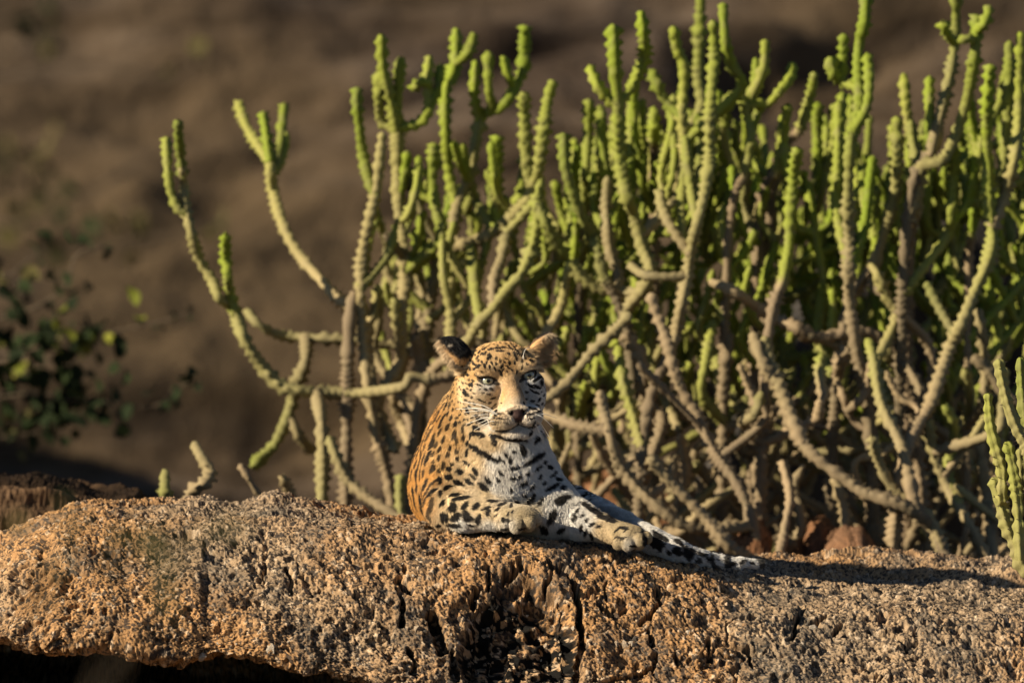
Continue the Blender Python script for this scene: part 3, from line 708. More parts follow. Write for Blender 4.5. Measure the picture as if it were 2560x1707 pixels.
for vi in order:
    p = LV[vi]; sx, sy = vpx[vi], vpy[vi]
    front = LN[vi, 1] < 0.3
    l = hloc[vi]
    if front and zone_done(sx, sy) and p[1] < 0.22 and sx < 1735: continue
    inface = np.linalg.norm(l - np.array([0, 0.05, -0.02])) < 0.135
    if l[1] < -0.02 and l[2] < 0.02 and l[2] > -0.16 and abs(l[0]) < 0.07: continue
    if min(np.hypot(l[0] - 0.047, (l[2]) * 1.5), np.hypot(l[0] + 0.047, l[2] * 1.5)) < 0.031 and l[1] < 0.03: continue
    if inface and (abs(l[0]) < 0.034 and l[2] < 0.008 or l[2] < -0.10 or (l[1] < 0.03 and l[2] < -0.085)): continue
    sp_, rr = region_spacing(p)
    if not near_ok(p, sp_): continue
    if np.any(((TP - p) ** 2).sum(1) < (TRr * 0.8 + rr * 1.5) ** 2): continue
    gridh.setdefault(tuple(np.floor(p / 0.03).astype(int)), []).append(p); acc_p.append(p)
    n = LN[vi]
    fl = np.array([0.15, 0.35, -1.0]) if not inface else (p - hw(0, -0.09, -0.06))
    u = fl - n * (n @ fl); u /= np.linalg.norm(u) + 1e-9; v = np.cross(n, u)
    e = rng.uniform(1.15, 1.9); q = rng.uniform(0.8, 1.2)
    spots.append((p, rr * e * q, rr / math.sqrt(e) * q, u, v, rng.uniform(0.85, 1)))
SPC = np.array([s[0] for s in spots]); SPA = np.array([s[1] for s in spots]); SPB = np.array([s[2] for s in spots]); SPU = np.array([s[3] for s in spots]); SPV = np.array([s[4] for s in spots]); SPD = np.array([s[5] for s in spots])

PAL = dict(orange=(0.62, 0.31, 0.085), gold=(0.66, 0.40, 0.16), cream=(0.72, 0.53, 0.30), white=(0.84, 0.79, 0.71), grey=(0.46, 0.41, 0.34), paw=(0.36, 0.275, 0.155), brown=(0.36, 0.22, 0.10), bridge=(0.44, 0.275, 0.13))
CP_ = [(1030,1130,'orange'),(1025,1200,'orange'),(1030,1290,'orange'),(1060,1250,'orange'),(1075,1190,'orange'),(1055,1090,'orange'),(1090,1040,'orange'),(1120,990,'gold'),(1140,960,'gold'),(1120,1060,'gold'),(1110,1110,'gold'),(1150,1030,'gold'),(1180,1060,'cream'),(1150,1100,'gold'),(1110,1170,'gold'),(1180,1110,'cream'),(1150,1170,'cream'),(1210,1080,'cream'),(1190,1150,'cream'),(1230,1110,'cream'),
 (1240,1150,'white'),(1290,1120,'white'),(1300,1160,'white'),(1340,1130,'white'),(1280,1220,'white'),(1330,1210,'white'),(1360,1180,'white'),(1240,1210,'white'),(1210,1230,'cream'),(1390,1220,'white'),(1380,1280,'white'),(1420,1290,'white'),(1460,1310,'white'),(1500,1320,'cream'),(1400,1330,'white'),(1110,1240,'cream'),(1120,1290,'cream'),(1160,1270,'cream'),(1200,1280,'cream'),(1230,1290,'cream'),(1150,1310,'white'),(1220,1315,'white'),(1265,1285,'paw'),(1300,1285,'paw'),(1330,1290,'paw'),(1270,1312,'grey'),(1310,1316,'paw'),
 (1540,1325,'paw'),(1580,1325,'paw'),(1610,1340,'paw'),(1545,1358,'paw'),(1570,1362,'grey'),(1600,1365,'paw'),(1515,1345,'cream')]
HC = [((0, 0.03, 0.07),'gold'),((-0.04,0.04,0.07),'gold'),((0.04,0.04,0.07),'gold'),((0,-0.01,0.03),'gold'),((-0.08,0.05,0.03),'gold'),((0.08,0.05,0.03),'gold'),((-0.09,0.05,-0.03),'cream'),((0.09,0.05,-0.03),'white'),((-0.05,0,-0.03),'cream'),((0.05,0,-0.03),'white'),((0,-0.03,-0.02),'bridge'),((0,-0.06,-0.045),'bridge'),((0,-0.075,-0.06),'bridge'),((0.024,-0.04,-0.035),'brown'),((-0.02,-0.04,-0.04),'gold'),
 ((-0.04,-0.03,-0.07),'cream'),((0.04,-0.03,-0.07),'white'),((-0.024,-0.09,-0.095),'white'),((0.024,-0.09,-0.095),'white'),((-0.04,-0.08,-0.09),'white'),((0.04,-0.08,-0.09),'white'),((-0.012,-0.09,-0.1),'white'),((0.012,-0.09,-0.1),'white'),((0,-0.06,-0.135),'white'),((-0.05,-0.01,-0.10),'white'),((0.05,-0.01,-0.1),'white'),((-0.04,0.0,-0.13),'cream'),((0.03,0.0,-0.14),'white'),((-0.047,-0.01,-0.016),'white'),((0.047,-0.01,-0.018),'white'),((-0.03,-0.015,0.016),'cream'),((0.03,-0.015,0.016),'cream'),((-0.05,0.0,0.022),'gold'),((0.05,0.0,0.022),'gold'),((-0.02,-0.01,0.012),'gold'),((0.02,-0.01,0.012),'gold'),((-0.07,0.02,0.005),'gold'),((0.07,0.02,0.005),'cream'),((-0.08,0.06,-0.08),'cream'),((0.08,0.06,-0.08),'white')]
CPX = np.array([c[:2] for c in CP_], float); CPC = np.array([PAL[c[2]] for c in CP_]); HCX = np.array([c[0] for c in HC]) * np.array([1, 1, 1]); HCX[:, 1] = np.where(HCX[:, 1] < 0, HCX[:, 1] * 0.9, HCX[:, 1]); HCC = np.array([PAL[c[1]] for c in HC])
tl = np.array(TAIL)
def coat(P, N):
    """colour and wetness-free albedo of the coat at points P with normals N"""
    x, y = proj(P); l = hl(P)
    W = 1.0 / (((x[:, None] - CPX[:, 0]) / 30) ** 2 + ((y[:, None] - CPX[:, 1]) / 30) ** 2 + 0.12) ** 1.6
    C = (W @ CPC) / W.sum(1, keepdims=True)
    back = sstep(0.20, 0.32, P[:, 1]); side = sstep(0.1, 0.5, N[:, 1]) * sstep(-0.05, 0.05, P[:, 1])
    C = C + (np.array(PAL['orange']) - C) * np.maximum(back, side)[:, None]
    Wh = 1.0 / ((((l[:, None, :] - HCX) / 0.018) ** 2).sum(-1) + 0.15) ** 1.8
    Ch = (Wh @ HCC) / Wh.sum(1, keepdims=True)
    hd = np.linalg.norm((l - np.array([0, 0.04, -0.025])) / np.array([1, 1.05, 1.12]), axis=1); hwgt = sstep(0.125, 0.100, hd)
    C = C + (Ch - C) * hwgt[:, None]
    # tail and the underside of the limbs run white
    td = np.min(np.linalg.norm(P[:, None, :] - catmull(tl, 40)[None], axis=-1), axis=1)
    tw = sstep(0.05, 0.042, td) * sstep(1425, 1450, x)*sstep(-0.03, 0.03, P[:,1])
    C = C + (np.array([0.72, 0.68, 0.62]) - C) * tw[:, None]
    # spots
    o = np.argsort(P[:, 0]); Xs = P[o, 0]
    dark = np.zeros(len(P))
    wob = 1 + 0.22 * vnoise3(P[:, 0] * 210, P[:, 1] * 210, P[:, 2] * 210, 5) + 0.22 * vnoise3(P[:, 0] * 90, P[:, 1] * 90, P[:, 2] * 90, 6)
    for i in range(len(SPC)):
        R_ = 1.3 * max(SPA[i], SPB[i]) + 0.002
        a, b = np.searchsorted(Xs, SPC[i, 0] - R_), np.searchsorted(Xs, SPC[i, 0] + R_)
        if b <= a: continue
        id_ = o[a:b]; d = P[id_] - SPC[i]
        m = (np.abs(d[:, 2]) < R_) & (np.abs(d[:, 1]) < R_ * 1.5 + 0.004)
        if not m.any(): continue
        id_ = id_[m]; d = d[m]
        e = np.sqrt((d @ SPU[i] / SPA[i]) ** 2 + (d @ SPV[i] / SPB[i]) ** 2) * wob[id_]
        dark[id_] = np.maximum(dark[id_], SPD[i] * (1 - sstep(0.82, 1.12, e)))
    # eye rims, tear line, lips, nose, ears
    for s in (-1, 1):
        c = np.array([s * 0.047, -0.006, -0.001]); A = rotA('Y', -s * 14)
        q = (l - c) @ A.T
        e = np.sqrt((q[:, 0] / 0.0225) ** 2 + (q[:, 2] / 0.0118) ** 2); m = (np.abs(q[:, 1]) < 0.03)
        dark = np.maximum(dark, m * (1 - sstep(0.88, 1.08, e)) * 0.97)
        q2 = l - np.array([s * 0.0265, -0.02, -0.0105]); e2 = np.sqrt((q2[:, 0] / 0.007) ** 2 + ((q2[:, 2] + s * 0.0 + 0.3 * np.abs(q2[:, 0])) / 0.0045) ** 2)
        dark = np.maximum(dark, (np.abs(q2[:, 1]) < 0.03) * (1 - sstep(0.7, 1.1, e2)) * 0.9)
        ax_ = np.abs(l[:, 0]); lip = np.abs(l[:, 2] + 0.1010 + 0.0105 * sstep(0.0, 0.028, ax_) - 0.004 * sstep(0.03, 0.05, ax_))
        dark = np.maximum(dark, (l[:, 1] < -0.02) * (np.abs(l[:, 0]) < 0.052) * (1 - sstep(0.0018, 0.0042, lip)) * 0.92)
    dark = np.maximum(dark, (l[:, 1] < -0.063) * (1 - sstep(0.0012, 0.0028, np.abs(l[:, 0]))) * (l[:, 2] < -0.088) * (l[:, 2] > -0.103))
    C = C * (1 + 0.16 * vnoise3(P[:, 0] * 330, P[:, 1] * 330, P[:, 2] * 330, 8) + 0.12 * vnoise3(P[:, 0] * 70, P[:, 1] * 70, P[:, 2] * 70, 9))[:, None]
    C = C * (1 - dark[:, None]) + np.array([0.016, 0.013, 0.011]) * dark[:, None]
    for (ctr, A, L_), left in ((EL, True), (ER, False)):
        q = (P - ctr) @ A.T
        e = np.sqrt((q[:, 0] / (L_ * 0.6)) ** 2 + (q[:, 1] / 0.042) ** 2 + (q[:, 2] / 0.034) ** 2); m = sstep(1.05, 0.95, e) * sstep(-0.55 * L_, -0.35 * L_, q[:, 0])
        inner = sstep(-0.1, 0.3, N @ A[2])
        if left:
            bk = np.array([0.012, 0.011, 0.011]) * np.ones((len(P), 1))
            wp = sstep(0.009, 0.006, np.linalg.norm((P - at(1127, 862, 0.03)) * np.array([0.8, 0.3, 1.3]), axis=1))[:, None]
            bk = bk * (1 - wp) + np.array([0.6, 0.5, 0.38]) * wp
            inn = np.array([0.66, 0.45, 0.26])
            ex, ey = proj(P); zx, zy = (ex - 980) / 0.33163, (ey - 820) / 0.33163
            low = sstep(0, 22, zy - (120 + (zx - 390) * 0.55) - 26 * sstep(380, 470, zx) + 10 * vnoise3(P[:, 0] * 200, P[:, 1] * 200, P[:, 2] * 200, 3))[:, None]
            bk = bk * (1 - low) + np.array([0.62, 0.36, 0.15]) * low
        else:
            bk = np.array([0.02, 0.018, 0.016]) * np.ones((len(P), 1)); inn = np.array([0.66, 0.38, 0.16]) * np.ones((len(P), 1))
            t = sstep(0.1, 0.9, q[:, 0] / (L_ * 0.55))[:, None]; inn = inn * (1 - t) + np.array([0.30, 0.22, 0.14]) * t
        ce = bk * (1 - inner[:, None]) + inn * inner[:, None]
        C = C + (ce - C) * m[:, None]
    t = np.clip((-0.066 - l[:, 2]) / 0.028, -1, 2); wn_ = 0.0225 * (1 - 0.72 * np.clip(t, 0, 1) ** 1.3)
    m = (l[:, 1] < -0.059) * sstep(-0.06, 0.06, t) * sstep(1.05, 0.93, t) * (1 - sstep(0.88, 1.08, np.abs(l[:, 0]) / wn_))
    nc = np.array([0.075, 0.043, 0.037]) * (1 - sstep(0.25, 0.62, np.abs(l[:, 0]) / 0.025))[:, None] + np.array([0.014, 0.011, 0.010]) * sstep(0.25, 0.62, np.abs(l[:, 0]) / 0.025)[:, None]
    C = C + (nc - C) * m[:, None]
    return C, m

bodyC, noseW = coat(LV, LN)
def fur_skin():
    m, nt, b = new_mat('leopard_coat')
    a = nd(nt, 'ShaderNodeAttribute', attribute_name='Col'); co = obj_coord(nt)
    c = mixc(nt, 1.0, a.outputs['Color'], ramp(nt, noise(nt, 260, 3, 0.6, co), [(0.3, (0.7, 0.7, 0.7)), (0.7, (1.15, 1.15, 1.15))]), 'MULTIPLY')
    nt.links.new(c, b.inputs['Base Color']); b.inputs['Roughness'].default_value = 0.75; b.inputs['Specular IOR Level'].default_value = 0.2
    bump(nt, b, noise(nt, 500, 3, 0.6, co), 0.35, 0.002); return m
body = mesh_obj('body', LV, LF, fur_skin(), leo, attrs={'Col': bodyC})
body.matrix_parent_inverse = Matrix.Translation(-leo.location)

# ---- fur: short strands that follow the lie of the coat
def fur_mat():
    m, nt, b = new_mat('leopard_fur')
    a = nd(nt, 'ShaderNodeAttribute', attribute_name='Col')
    nt.links.new(a.outputs['Color'], b.inputs['Base Color']); b.inputs['Roughness'].default_value = 0.6; b.inputs['Specular IOR Level'].default_value = 0.25
    return m
fa = 0.5 * np.linalg.norm(np.cross(LV[LF[:, 2]] - LV[LF[:, 0]], LV[LF[:, 3]] - LV[LF[:, 1]]), axis=1)
fc = LV[LF].mean(1); fnrm = LN[LF].mean(1); fnrm /= np.linalg.norm(fnrm, axis=1, keepdims=True)
fl_ = hl(fc); infh = np.linalg.norm(fl_ - np.array([0, 0.03, -0.03]), axis=1) < 0.14
dens = np.where(infh & (fl_[:, 1] < 0.09), 1.5e6, 1.0e6) * np.where(fc[:, 1] > 0.3, 0.25, 1.0) * np.where(fnrm[:, 1] > 0.45, 0.3, 1.0) * np.where(fc[:, 1] > 0.6, 0.4, 1.0)
eyed = np.minimum(*[np.sqrt((((fl_ - np.array([s * 0.047, -0.006, -0.001])) @ rotA('Y', -s * 14).T / np.array([0.0200, 0.03, 0.0100])) ** 2).sum(1)) for s in (-1, 1)])
nosed = np.sqrt((((fl_ - np.array([0, -0.083, -0.076])) / np.array([0.022, 0.02, 0.014])) ** 2).sum(1))
dens = dens * (eyed > 1.0) * (nosed > 1.0)
cum = np.cumsum(fa * dens); NH = int(min(cum[-1], 420000))
fi = np.searchsorted(cum, rng.random(NH) * cum[-1])
uv = rng.random((NH, 2)); Q = LV[LF[fi]]; QN = LN[LF[fi]]
u_, v_ = uv[:, :1], uv[:, 1:]
bil = lambda T: T[:, 0] * (1 - u_) * (1 - v_) + T[:, 1] * u_ * (1 - v_) + T[:, 2] * u_ * v_ + T[:, 3] * (1 - u_) * v_
HR = bil(Q); HN = bil(QN); HN /= np.linalg.norm(HN, axis=1, keepdims=True)
HCOL, _ = coat(HR, HN)
l = hl(HR); hd = np.linalg.norm((l - np.array([0, 0.04, -0.025])) / np.array([1, 1.05, 1.12]), axis=1); hwgt = sstep(0.13, 0.105, hd)[:, None]
hpx, hpy = proj(HR)
flow = np.tile(np.array([0.05, 0.35, -1.0]), (NH, 1))
limb1 = ((hpy > 1235) & (hpx > 1120) & (hpx < 1350) & (HR[:, 1] < 0.0))[:, None]; limb2 = ((hpy > 1265) & (hpx > 1420))[:, None]
flow = np.where(limb1, np.array([1.0, -0.25, -0.25]), flow); flow = np.where(limb2, np.array([1.0, -0.1, -0.45]), flow)
flow = np.where((hpx < 1085)[:, None], np.array([-0.1, 0.8, -0.7]), flow)
flow = flow * (1 - hwgt) + (HR - hw(0, -0.10, -0.055)) / 0.12 * hwgt
flow = flow - HN * (flow * HN).sum(1, keepdims=True); flow /= np.maximum(np.linalg.norm(flow, axis=1, keepdims=True), 1e-6)
jit = np.stack([vnoise3(HR[:, 0] * 60 + 9 * k, HR[:, 1] * 60, HR[:, 2] * 60, 70 + k) for k in range(3)], -1)
lift = 0.42 + 0.15 * rng.random((NH, 1))
d0 = flow + HN * lift + 0.35 * jit + 0.20 * rng.normal(size=(NH, 3)); d0 /= np.linalg.norm(d0, axis=1, keepdims=True)
nosedist = np.linalg.norm(HR - hw(0, -0.09, -0.06), axis=1)
ln = 0.0072 + 0.0 * hpx
ln = np.where(hwgt[:, 0] > 0.5, 0.0022 + 0.030 * np.clip(nosedist - 0.03, 0, 0.1), ln)
ln = np.where((hpx > 1200) & (hpx < 1420) & (hpy > 1085) & (hpy < 1290) & (hwgt[:, 0] < 0.5), 0.0095, ln)
ln = np.where((hpx > 1380) & (hpx < 1440) & (hpy > 1200), 0.010, ln)
ln = np.where(np.linalg.norm(l - np.array([0, -0.05, -0.14]), axis=1) < 0.03, 0.008, ln)
pawd = np.minimum(np.linalg.norm(HR - PW1, axis=1), np.linalg.norm(HR - PW2, axis=1)); ln = np.where(pawd < 0.07, 0.0045, ln)
eard = np.minimum(np.linalg.norm(HR - EL[0], axis=1), np.linalg.norm(HR - ER[0], axis=1)); ln = np.where(eard < 0.045, 0.007, ln)
for (ctr, A, L_), k in ((EL, 1), (ER, 0)):
    q = (HR - ctr) @ A.T; m = (np.linalg.norm(q, axis=1) < 0.055) & (HN @ A[2] > 0.1)
    ln = np.where(m & (rng.random(NH) < 0.45), 0.018, ln)
    tgt = (np.array([-0.9, -0.3, -0.35]) if k else np.array([0.75, -0.45, -0.25]))
    d0 = np.where(m[:, None], d0 * 0.5 + tgt * 0.8, d0)
    ml = m & (ln > 0.017); HCOL[ml] = HCOL[ml] * (0.4 if k else 0.8) + np.array([0.70, 0.54, 0.34]) * (0.6 if k else 0.2)
d0 /= np.linalg.norm(d0, axis=1, keepdims=True)
ln = (ln * rng.uniform(0.65, 1.25, NH))[:, None]
bend = flow * 0.35 + np.array([0, 0, -0.12])
p0 = HR - HN * 0.0006; p1 = p0 + d0 * ln * 0.5; p2 = p1 + (d0 + bend) / np.linalg.norm(d0 + bend, axis=1, keepdims=True) * ln * 0.5
pts = np.stack([p0, p1, p2], 1).astype(np.float32)
cv = bpy.data.hair_curves.new('fur'); cv.add_curves([3] * NH)
cv.points.foreach_set('position', pts.ravel())
rad = np.tile(np.array([0.00042, 0.00034, 0.00008], dtype=np.float32), NH)
try: cv.points.foreach_set('radius', rad)
except Exception:
    a = cv.attributes.new('radius', 'FLOAT', 'POINT'); a.data.foreach_set('value', rad)
hc = HCOL * rng.uniform(0.82, 1.2, (NH, 1))
a = cv.attributes.new('Col', 'FLOAT_COLOR', 'CURVE'); a.data.foreach_set('color', np.c_[hc, np.ones(NH)].astype(np.float32).ravel())
cv.materials.append(fur_mat())
fur = bpy.data.objects.new('fur', cv); COL.objects.link(fur); fur.parent = leo; fur.matrix_parent_inverse = Matrix.Translation(-leo.location)

# ---- eyes, whiskers
def eye_mat():
    m, nt, b = new_mat('leopard_eye')
    co = obj_coord(nt); s = nd(nt, 'ShaderNodeSeparateXYZ'); nt.links.new(co, s.inputs[0])
    def mth(op, a, bb): 
        n = nd(nt, 'ShaderNodeMath', operation=op)
        for i, v in enumerate((a, bb)):
            if isinstance(v, (int, float)): n.inputs[i].default_value = v
            else: nt.links.new(v, n.inputs[i])
        return n.outputs[0]
    r = mth('SQRT', mth('ADD', mth('POWER', s.outputs[0], 2.0), mth('POWER', s.outputs[2], 2.0)), 0)
    c = ramp(nt, r, [(0.0, (0.004, 0.004, 0.004)), (0.24, (0.004, 0.004, 0.004)), (0.30, (0.34, 0.33, 0.20)), (0.58, (0.36, 0.36, 0.28)), (0.74, (0.15, 0.15, 0.11)), (0.80, (0.01, 0.01, 0.01)), (1.0, (0.02, 0.015, 0.012))])
    nt.links.new(c, b.inputs['Base Color']); b.inputs['Roughness'].default_value = 0.08; b.inputs['Coat Weight'].default_value = 0.5; return m
EM = eye_mat()
bm = bmesh.new(); bmesh.ops.create_uvsphere(bm, u_segments=28, v_segments=18, radius=1.0)
eme = bpy.data.meshes.new('eye'); bm.to_mesh(eme); bm.free(); eme.polygons.foreach_set('use_smooth', [True] * len(eme.polygons)); eme.materials.append(EM)
for s in (-1, 1):
    e = bpy.data.objects.new('eye', eme); COL.objects.link(e); e.parent = leo; e.matrix_parent_inverse = Matrix.Translation(-leo.location)
    Mx = Matrix([list(HB[:, i]) for i in range(3)]).to_4x4()
    e.matrix_basis = Matrix.Translation(Vector(hw(s * 0.047, 0.0035, -0.0015))) @ Mx @ Matrix.Rotation(math.radians(2 * s), 4, 'Z') @ Matrix.Diagonal((0.0165, 0.0165, 0.0150, 1))
wm, nt, b = new_mat('whisker'); b.inputs['Base Color'].default_value = (0.85, 0.8, 0.7, 1); b.inputs['Roughness'].default_value = 0.4
def tube(path, r0, r1, sides=5):
    P = np.asarray(path); T = np.gradient(P, axis=0); T /= np.linalg.norm(T, axis=1, keepdims=True)
    ref = np.array([0.0, 0.0, 1.0]) if abs(T[0, 2]) < 0.9 else np.array([1.0, 0, 0])
    A = np.cross(T, ref); A /= np.linalg.norm(A, axis=1, keepdims=True); Bv = np.cross(T, A)
    th = np.linspace(0, 2 * math.pi, sides, endpoint=False); r = np.linspace(r0, r1, len(P))[:, None, None]
    V = P[:, None] + r * (np.cos(th)[None, :, None] * A[:, None] + np.sin(th)[None, :, None] * Bv[:, None])
    F = []
    for i in range(len(P) - 1):
        for j in range(sides):
            k = (j + 1) % sides; F.append((i * sides + j, i * sides + k, (i + 1) * sides + k, (i + 1) * sides + j))
    F.append(tuple(range(sides))[::-1]); F.append(tuple((len(P) - 1) * sides + j for j in range(sides)))
    return V.reshape(-1, 3), F
WH = [((-0.030, -0.078, -0.090), (1150, 1003), -0.02), ((-0.032, -0.076, -0.096), (1178, 1040), 0.02), ((-0.030, -0.078, -0.100), (1196, 1058), -0.02), ((-0.034, -0.072, -0.094), (1165, 1060), -0.03), ((-0.032, -0.074, -0.103), (1212, 1086), -0.03), ((-0.028, -0.078, -0.106), (1222, 1092), -0.02), ((-0.036, -0.07, -0.088), (1160, 1030), 0.0),
      ((-0.028, -0.08, -0.094), (1168, 1018), -0.03), ((-0.034, -0.074, -0.1), (1186, 1074), -0.04), ((-0.030, -0.076, -0.088), (1140, 1022), -0.02), ((0.030, -0.078, -0.090), (1385, 1070), -0.05), ((0.032, -0.076, -0.096), (1378, 1100), -0.04), ((0.033, -0.074, -0.1), (1392, 1045), -0.04), ((0.030, -0.076, -0.104), (1360, 1110), -0.03), ((0.036, 0.0, 0.032), (1325, 868), -0.06), ((0.040, 0.0, 0.030), (1308, 890), -0.06)]
for base, tipp, dy in WH:
    p0 = hw(base[0], base[1] * (MZ if base[1] < 0 else 1), base[2]); p3 = at(tipp[0], tipp[1], p0[1] + 0.05 + dy); m1 = p0 * 0.6 + p3 * 0.4 + np.array([0, -0.015, 0.014])
    V, F = tube(catmull([p0, m1, p3], 14), 0.00095, 0.0004)
    o = mesh_obj('whisker', V, F, wm, leo); o.matrix_parent_inverse = Matrix.Translation(-leo.location)

# ------------------------------------------------------------------ spiny succulent thicket (leafless, ribbed stems)
def stem_mat(name='succulent_stem', sharp=False):
    m, nt, b = new_mat(name); co = obj_coord(nt)
    a = nd(nt, 'ShaderNodeAttribute', attribute_name='age'); h_ = nd(nt, 'ShaderNodeAttribute', attribute_name='tint')
    c = ramp(nt, a.outputs['Fac'], [(0.0, (0.205, 0.265, 0.026)), (0.2, (0.235, 0.265, 0.046)), (0.4, (0.275, 0.258, 0.09)), (0.6, (0.30, 0.245, 0.128)), (0.8, (0.305, 0.23, 0.14)), (1.0, (0.20, 0.152, 0.098))])
    n1 = noise(nt, 24, 4, 0.65, co)
    c = mixc(nt, ramp(nt, n1, [(0.48, (0, 0, 0)), (0.75, (0.55, 0.55, 0.55))]), c, (0.24, 0.20, 0.12))
    c = mixc(nt, 1.0, c, ramp(nt, h_.outputs['Fac'], [(0.0, (0.62, 0.66, 0.6)), (1.0, (1.15, 1.1, 1.05))]), 'MULTIPLY')
    rid = nd(nt, 'ShaderNodeAttribute', attribute_name='ridge')
    c = mixc(nt, ramp(nt, rid.outputs['Fac'], [(0.80, (0, 0, 0)), (0.97, (0.6, 0.6, 0.6))]), c, (0.22, 0.17, 0.11))
    nt.links.new(c, b.inputs['Base Color']); b.inputs['Roughness'].default_value = 0.75; b.inputs['Specular IOR Level'].default_value = 0.15
    bump(nt, b, noise(nt, 120, 3, 0.6, co), 0.35, 0.004)
    return m
M_STEM = stem_mat()
def stem_geo(path, r0, r1, a0, a1, seed, ring=0.011, sides=10, ribs=5, spac=0.024, amp=0.15, tip=True, ext=0.0):
    r = np.random.default_rng(seed)
    P = np.asarray(path, float); L = np.linalg.norm(np.diff(P, axis=0), axis=1).sum(); n = max(6, int(L / ring) + 1)
    C = catmull(P, n); s = np.linspace(0, L, n)
    T = np.gradient(C, axis=0); T /= np.linalg.norm(T, axis=1, keepdims=True)
    A = np.zeros_like(C); a = np.cross(T[0], [0.3, 1, 0.2]); a /= np.linalg.norm(a)
    for i in range(n):
        a = a - T[i] * (a @ T[i]); a /= np.linalg.norm(a); A[i] = a
    Bv = np.cross(T, A)
    th = np.linspace(0, 2 * math.pi, sides, endpoint=False)[None, :]
    rad = (r0 + (r1 - r0) * s / L) * (1 + 0.09 * np.sin(s * 2 * math.pi / r.uniform(0.10, 0.2) + r.uniform(0, 6)))
    if tip:
        e = np.clip((L - s) / (1.2 * r1), 0, 1); rad = rad * (0.35 + 0.65 * np.sqrt(1 - (1 - e) ** 2))
    tw = s * r.uniform(3, 7); ph = r.uniform(0, 6.28)
    ang = th * ribs + (tw * ribs * 0.3 + ph)[:, None]
    rib = np.cos(ang)
    sj = s + 0.35 * spac * np.interp(s, np.arange(0, L + spac * 4, spac * 1.7), r.normal(0, 1, len(np.arange(0, L + spac * 4, spac * 1.7))))
    nod = np.cos(2 * math.pi * sj[:, None] / spac + th * 2.0 + ph)
    ka = np.interp(s, np.arange(0, L + spac * 4, spac), r.uniform(0.35, 1.5, len(np.arange(0, L + spac * 4, spac))))
    bumpv = 0.5 * (rib + 1) * 0.5 * (nod + 1)
    if L > 0.15:      # pinched joints between years of growth
        for q in np.cumsum(r.uniform(0.07, 0.22, 40)):
            if q < L: rad = rad * (1 - r.uniform(0.08, 0.24) * np.exp(-((s - q) / 0.009) ** 2))
    rr = rad[:, None] * (1 - 0.06 + 0.15 * rib + amp * 1.5 * ka[:, None] * bumpv ** 1.5 + 0.09 * np.cos(2 * math.pi * sj / spac + ph)[:, None])
    V = C[:, None] + rr[..., None] * (np.cos(th)[..., None] * A[:, None] + np.sin(th)[..., None] * Bv[:, None])
    V = V.reshape(-1, 3)
    i = np.arange(n * sides).reshape(n, sides); j = np.roll(i, -1, 1)
    F = np.stack([i[:-1], j[:-1], j[1:], i[1:]], -1).reshape(-1, 4)
    V = np.vstack([V, C[-1] + T[-1] * r1 * 0.25]); k = len(V) - 1
    cap_ = np.stack([i[-1], j[-1], np.full(sides, k), np.full(sides, k)], -1)
    sx_ = np.clip((s - ext) / max(L - ext, 1e-6), 0, 1); ag = a0 + (a1 - a0) * sx_; ag = np.where(s < ext, a0 + (0.97 - a0) * np.clip((ext - s) / 0.10, 0, 1), ag)
    age = np.repeat(ag, sides); age = np.r_[age, a1]
    age = np.clip(age + 0.08 * r.normal(), 0, 1)
    tint = np.full(len(V), np.clip(0.62 + 0.22 * r.normal(), 0, 1))
    return V, F, cap_, dict(age=age, tint=tint, ridge=np.r_[bumpv.ravel(), 0]), C
def stem_obj(name, path, r0, r1, a0, a1, seed, parent, mat=None, **kw):
    V, F, c, at_, C = stem_geo(path, r0, r1, a0, a1, seed, **kw)
    Fl = np.vstack([F, c])
    me_o = mesh_obj(name, V, F, mat or M_STEM, parent, attrs=at_)
    bm = bmesh.new(); bm.from_mesh(me_o.data); bm.verts.ensure_lookup_table()
    for q in c:
        try: bm.faces.new([bm.verts[int(q[0])], bm.verts[int(q[1])], bm.verts[int(q[2])]])
        except ValueError: pass
    bm.to_mesh(me_o.data); bm.free()
    for p in me_o.data.polygons: p.use_smooth = True
    me_o.matrix_parent_inverse = Matrix.Translation(-parent.location)
    return me_o, C

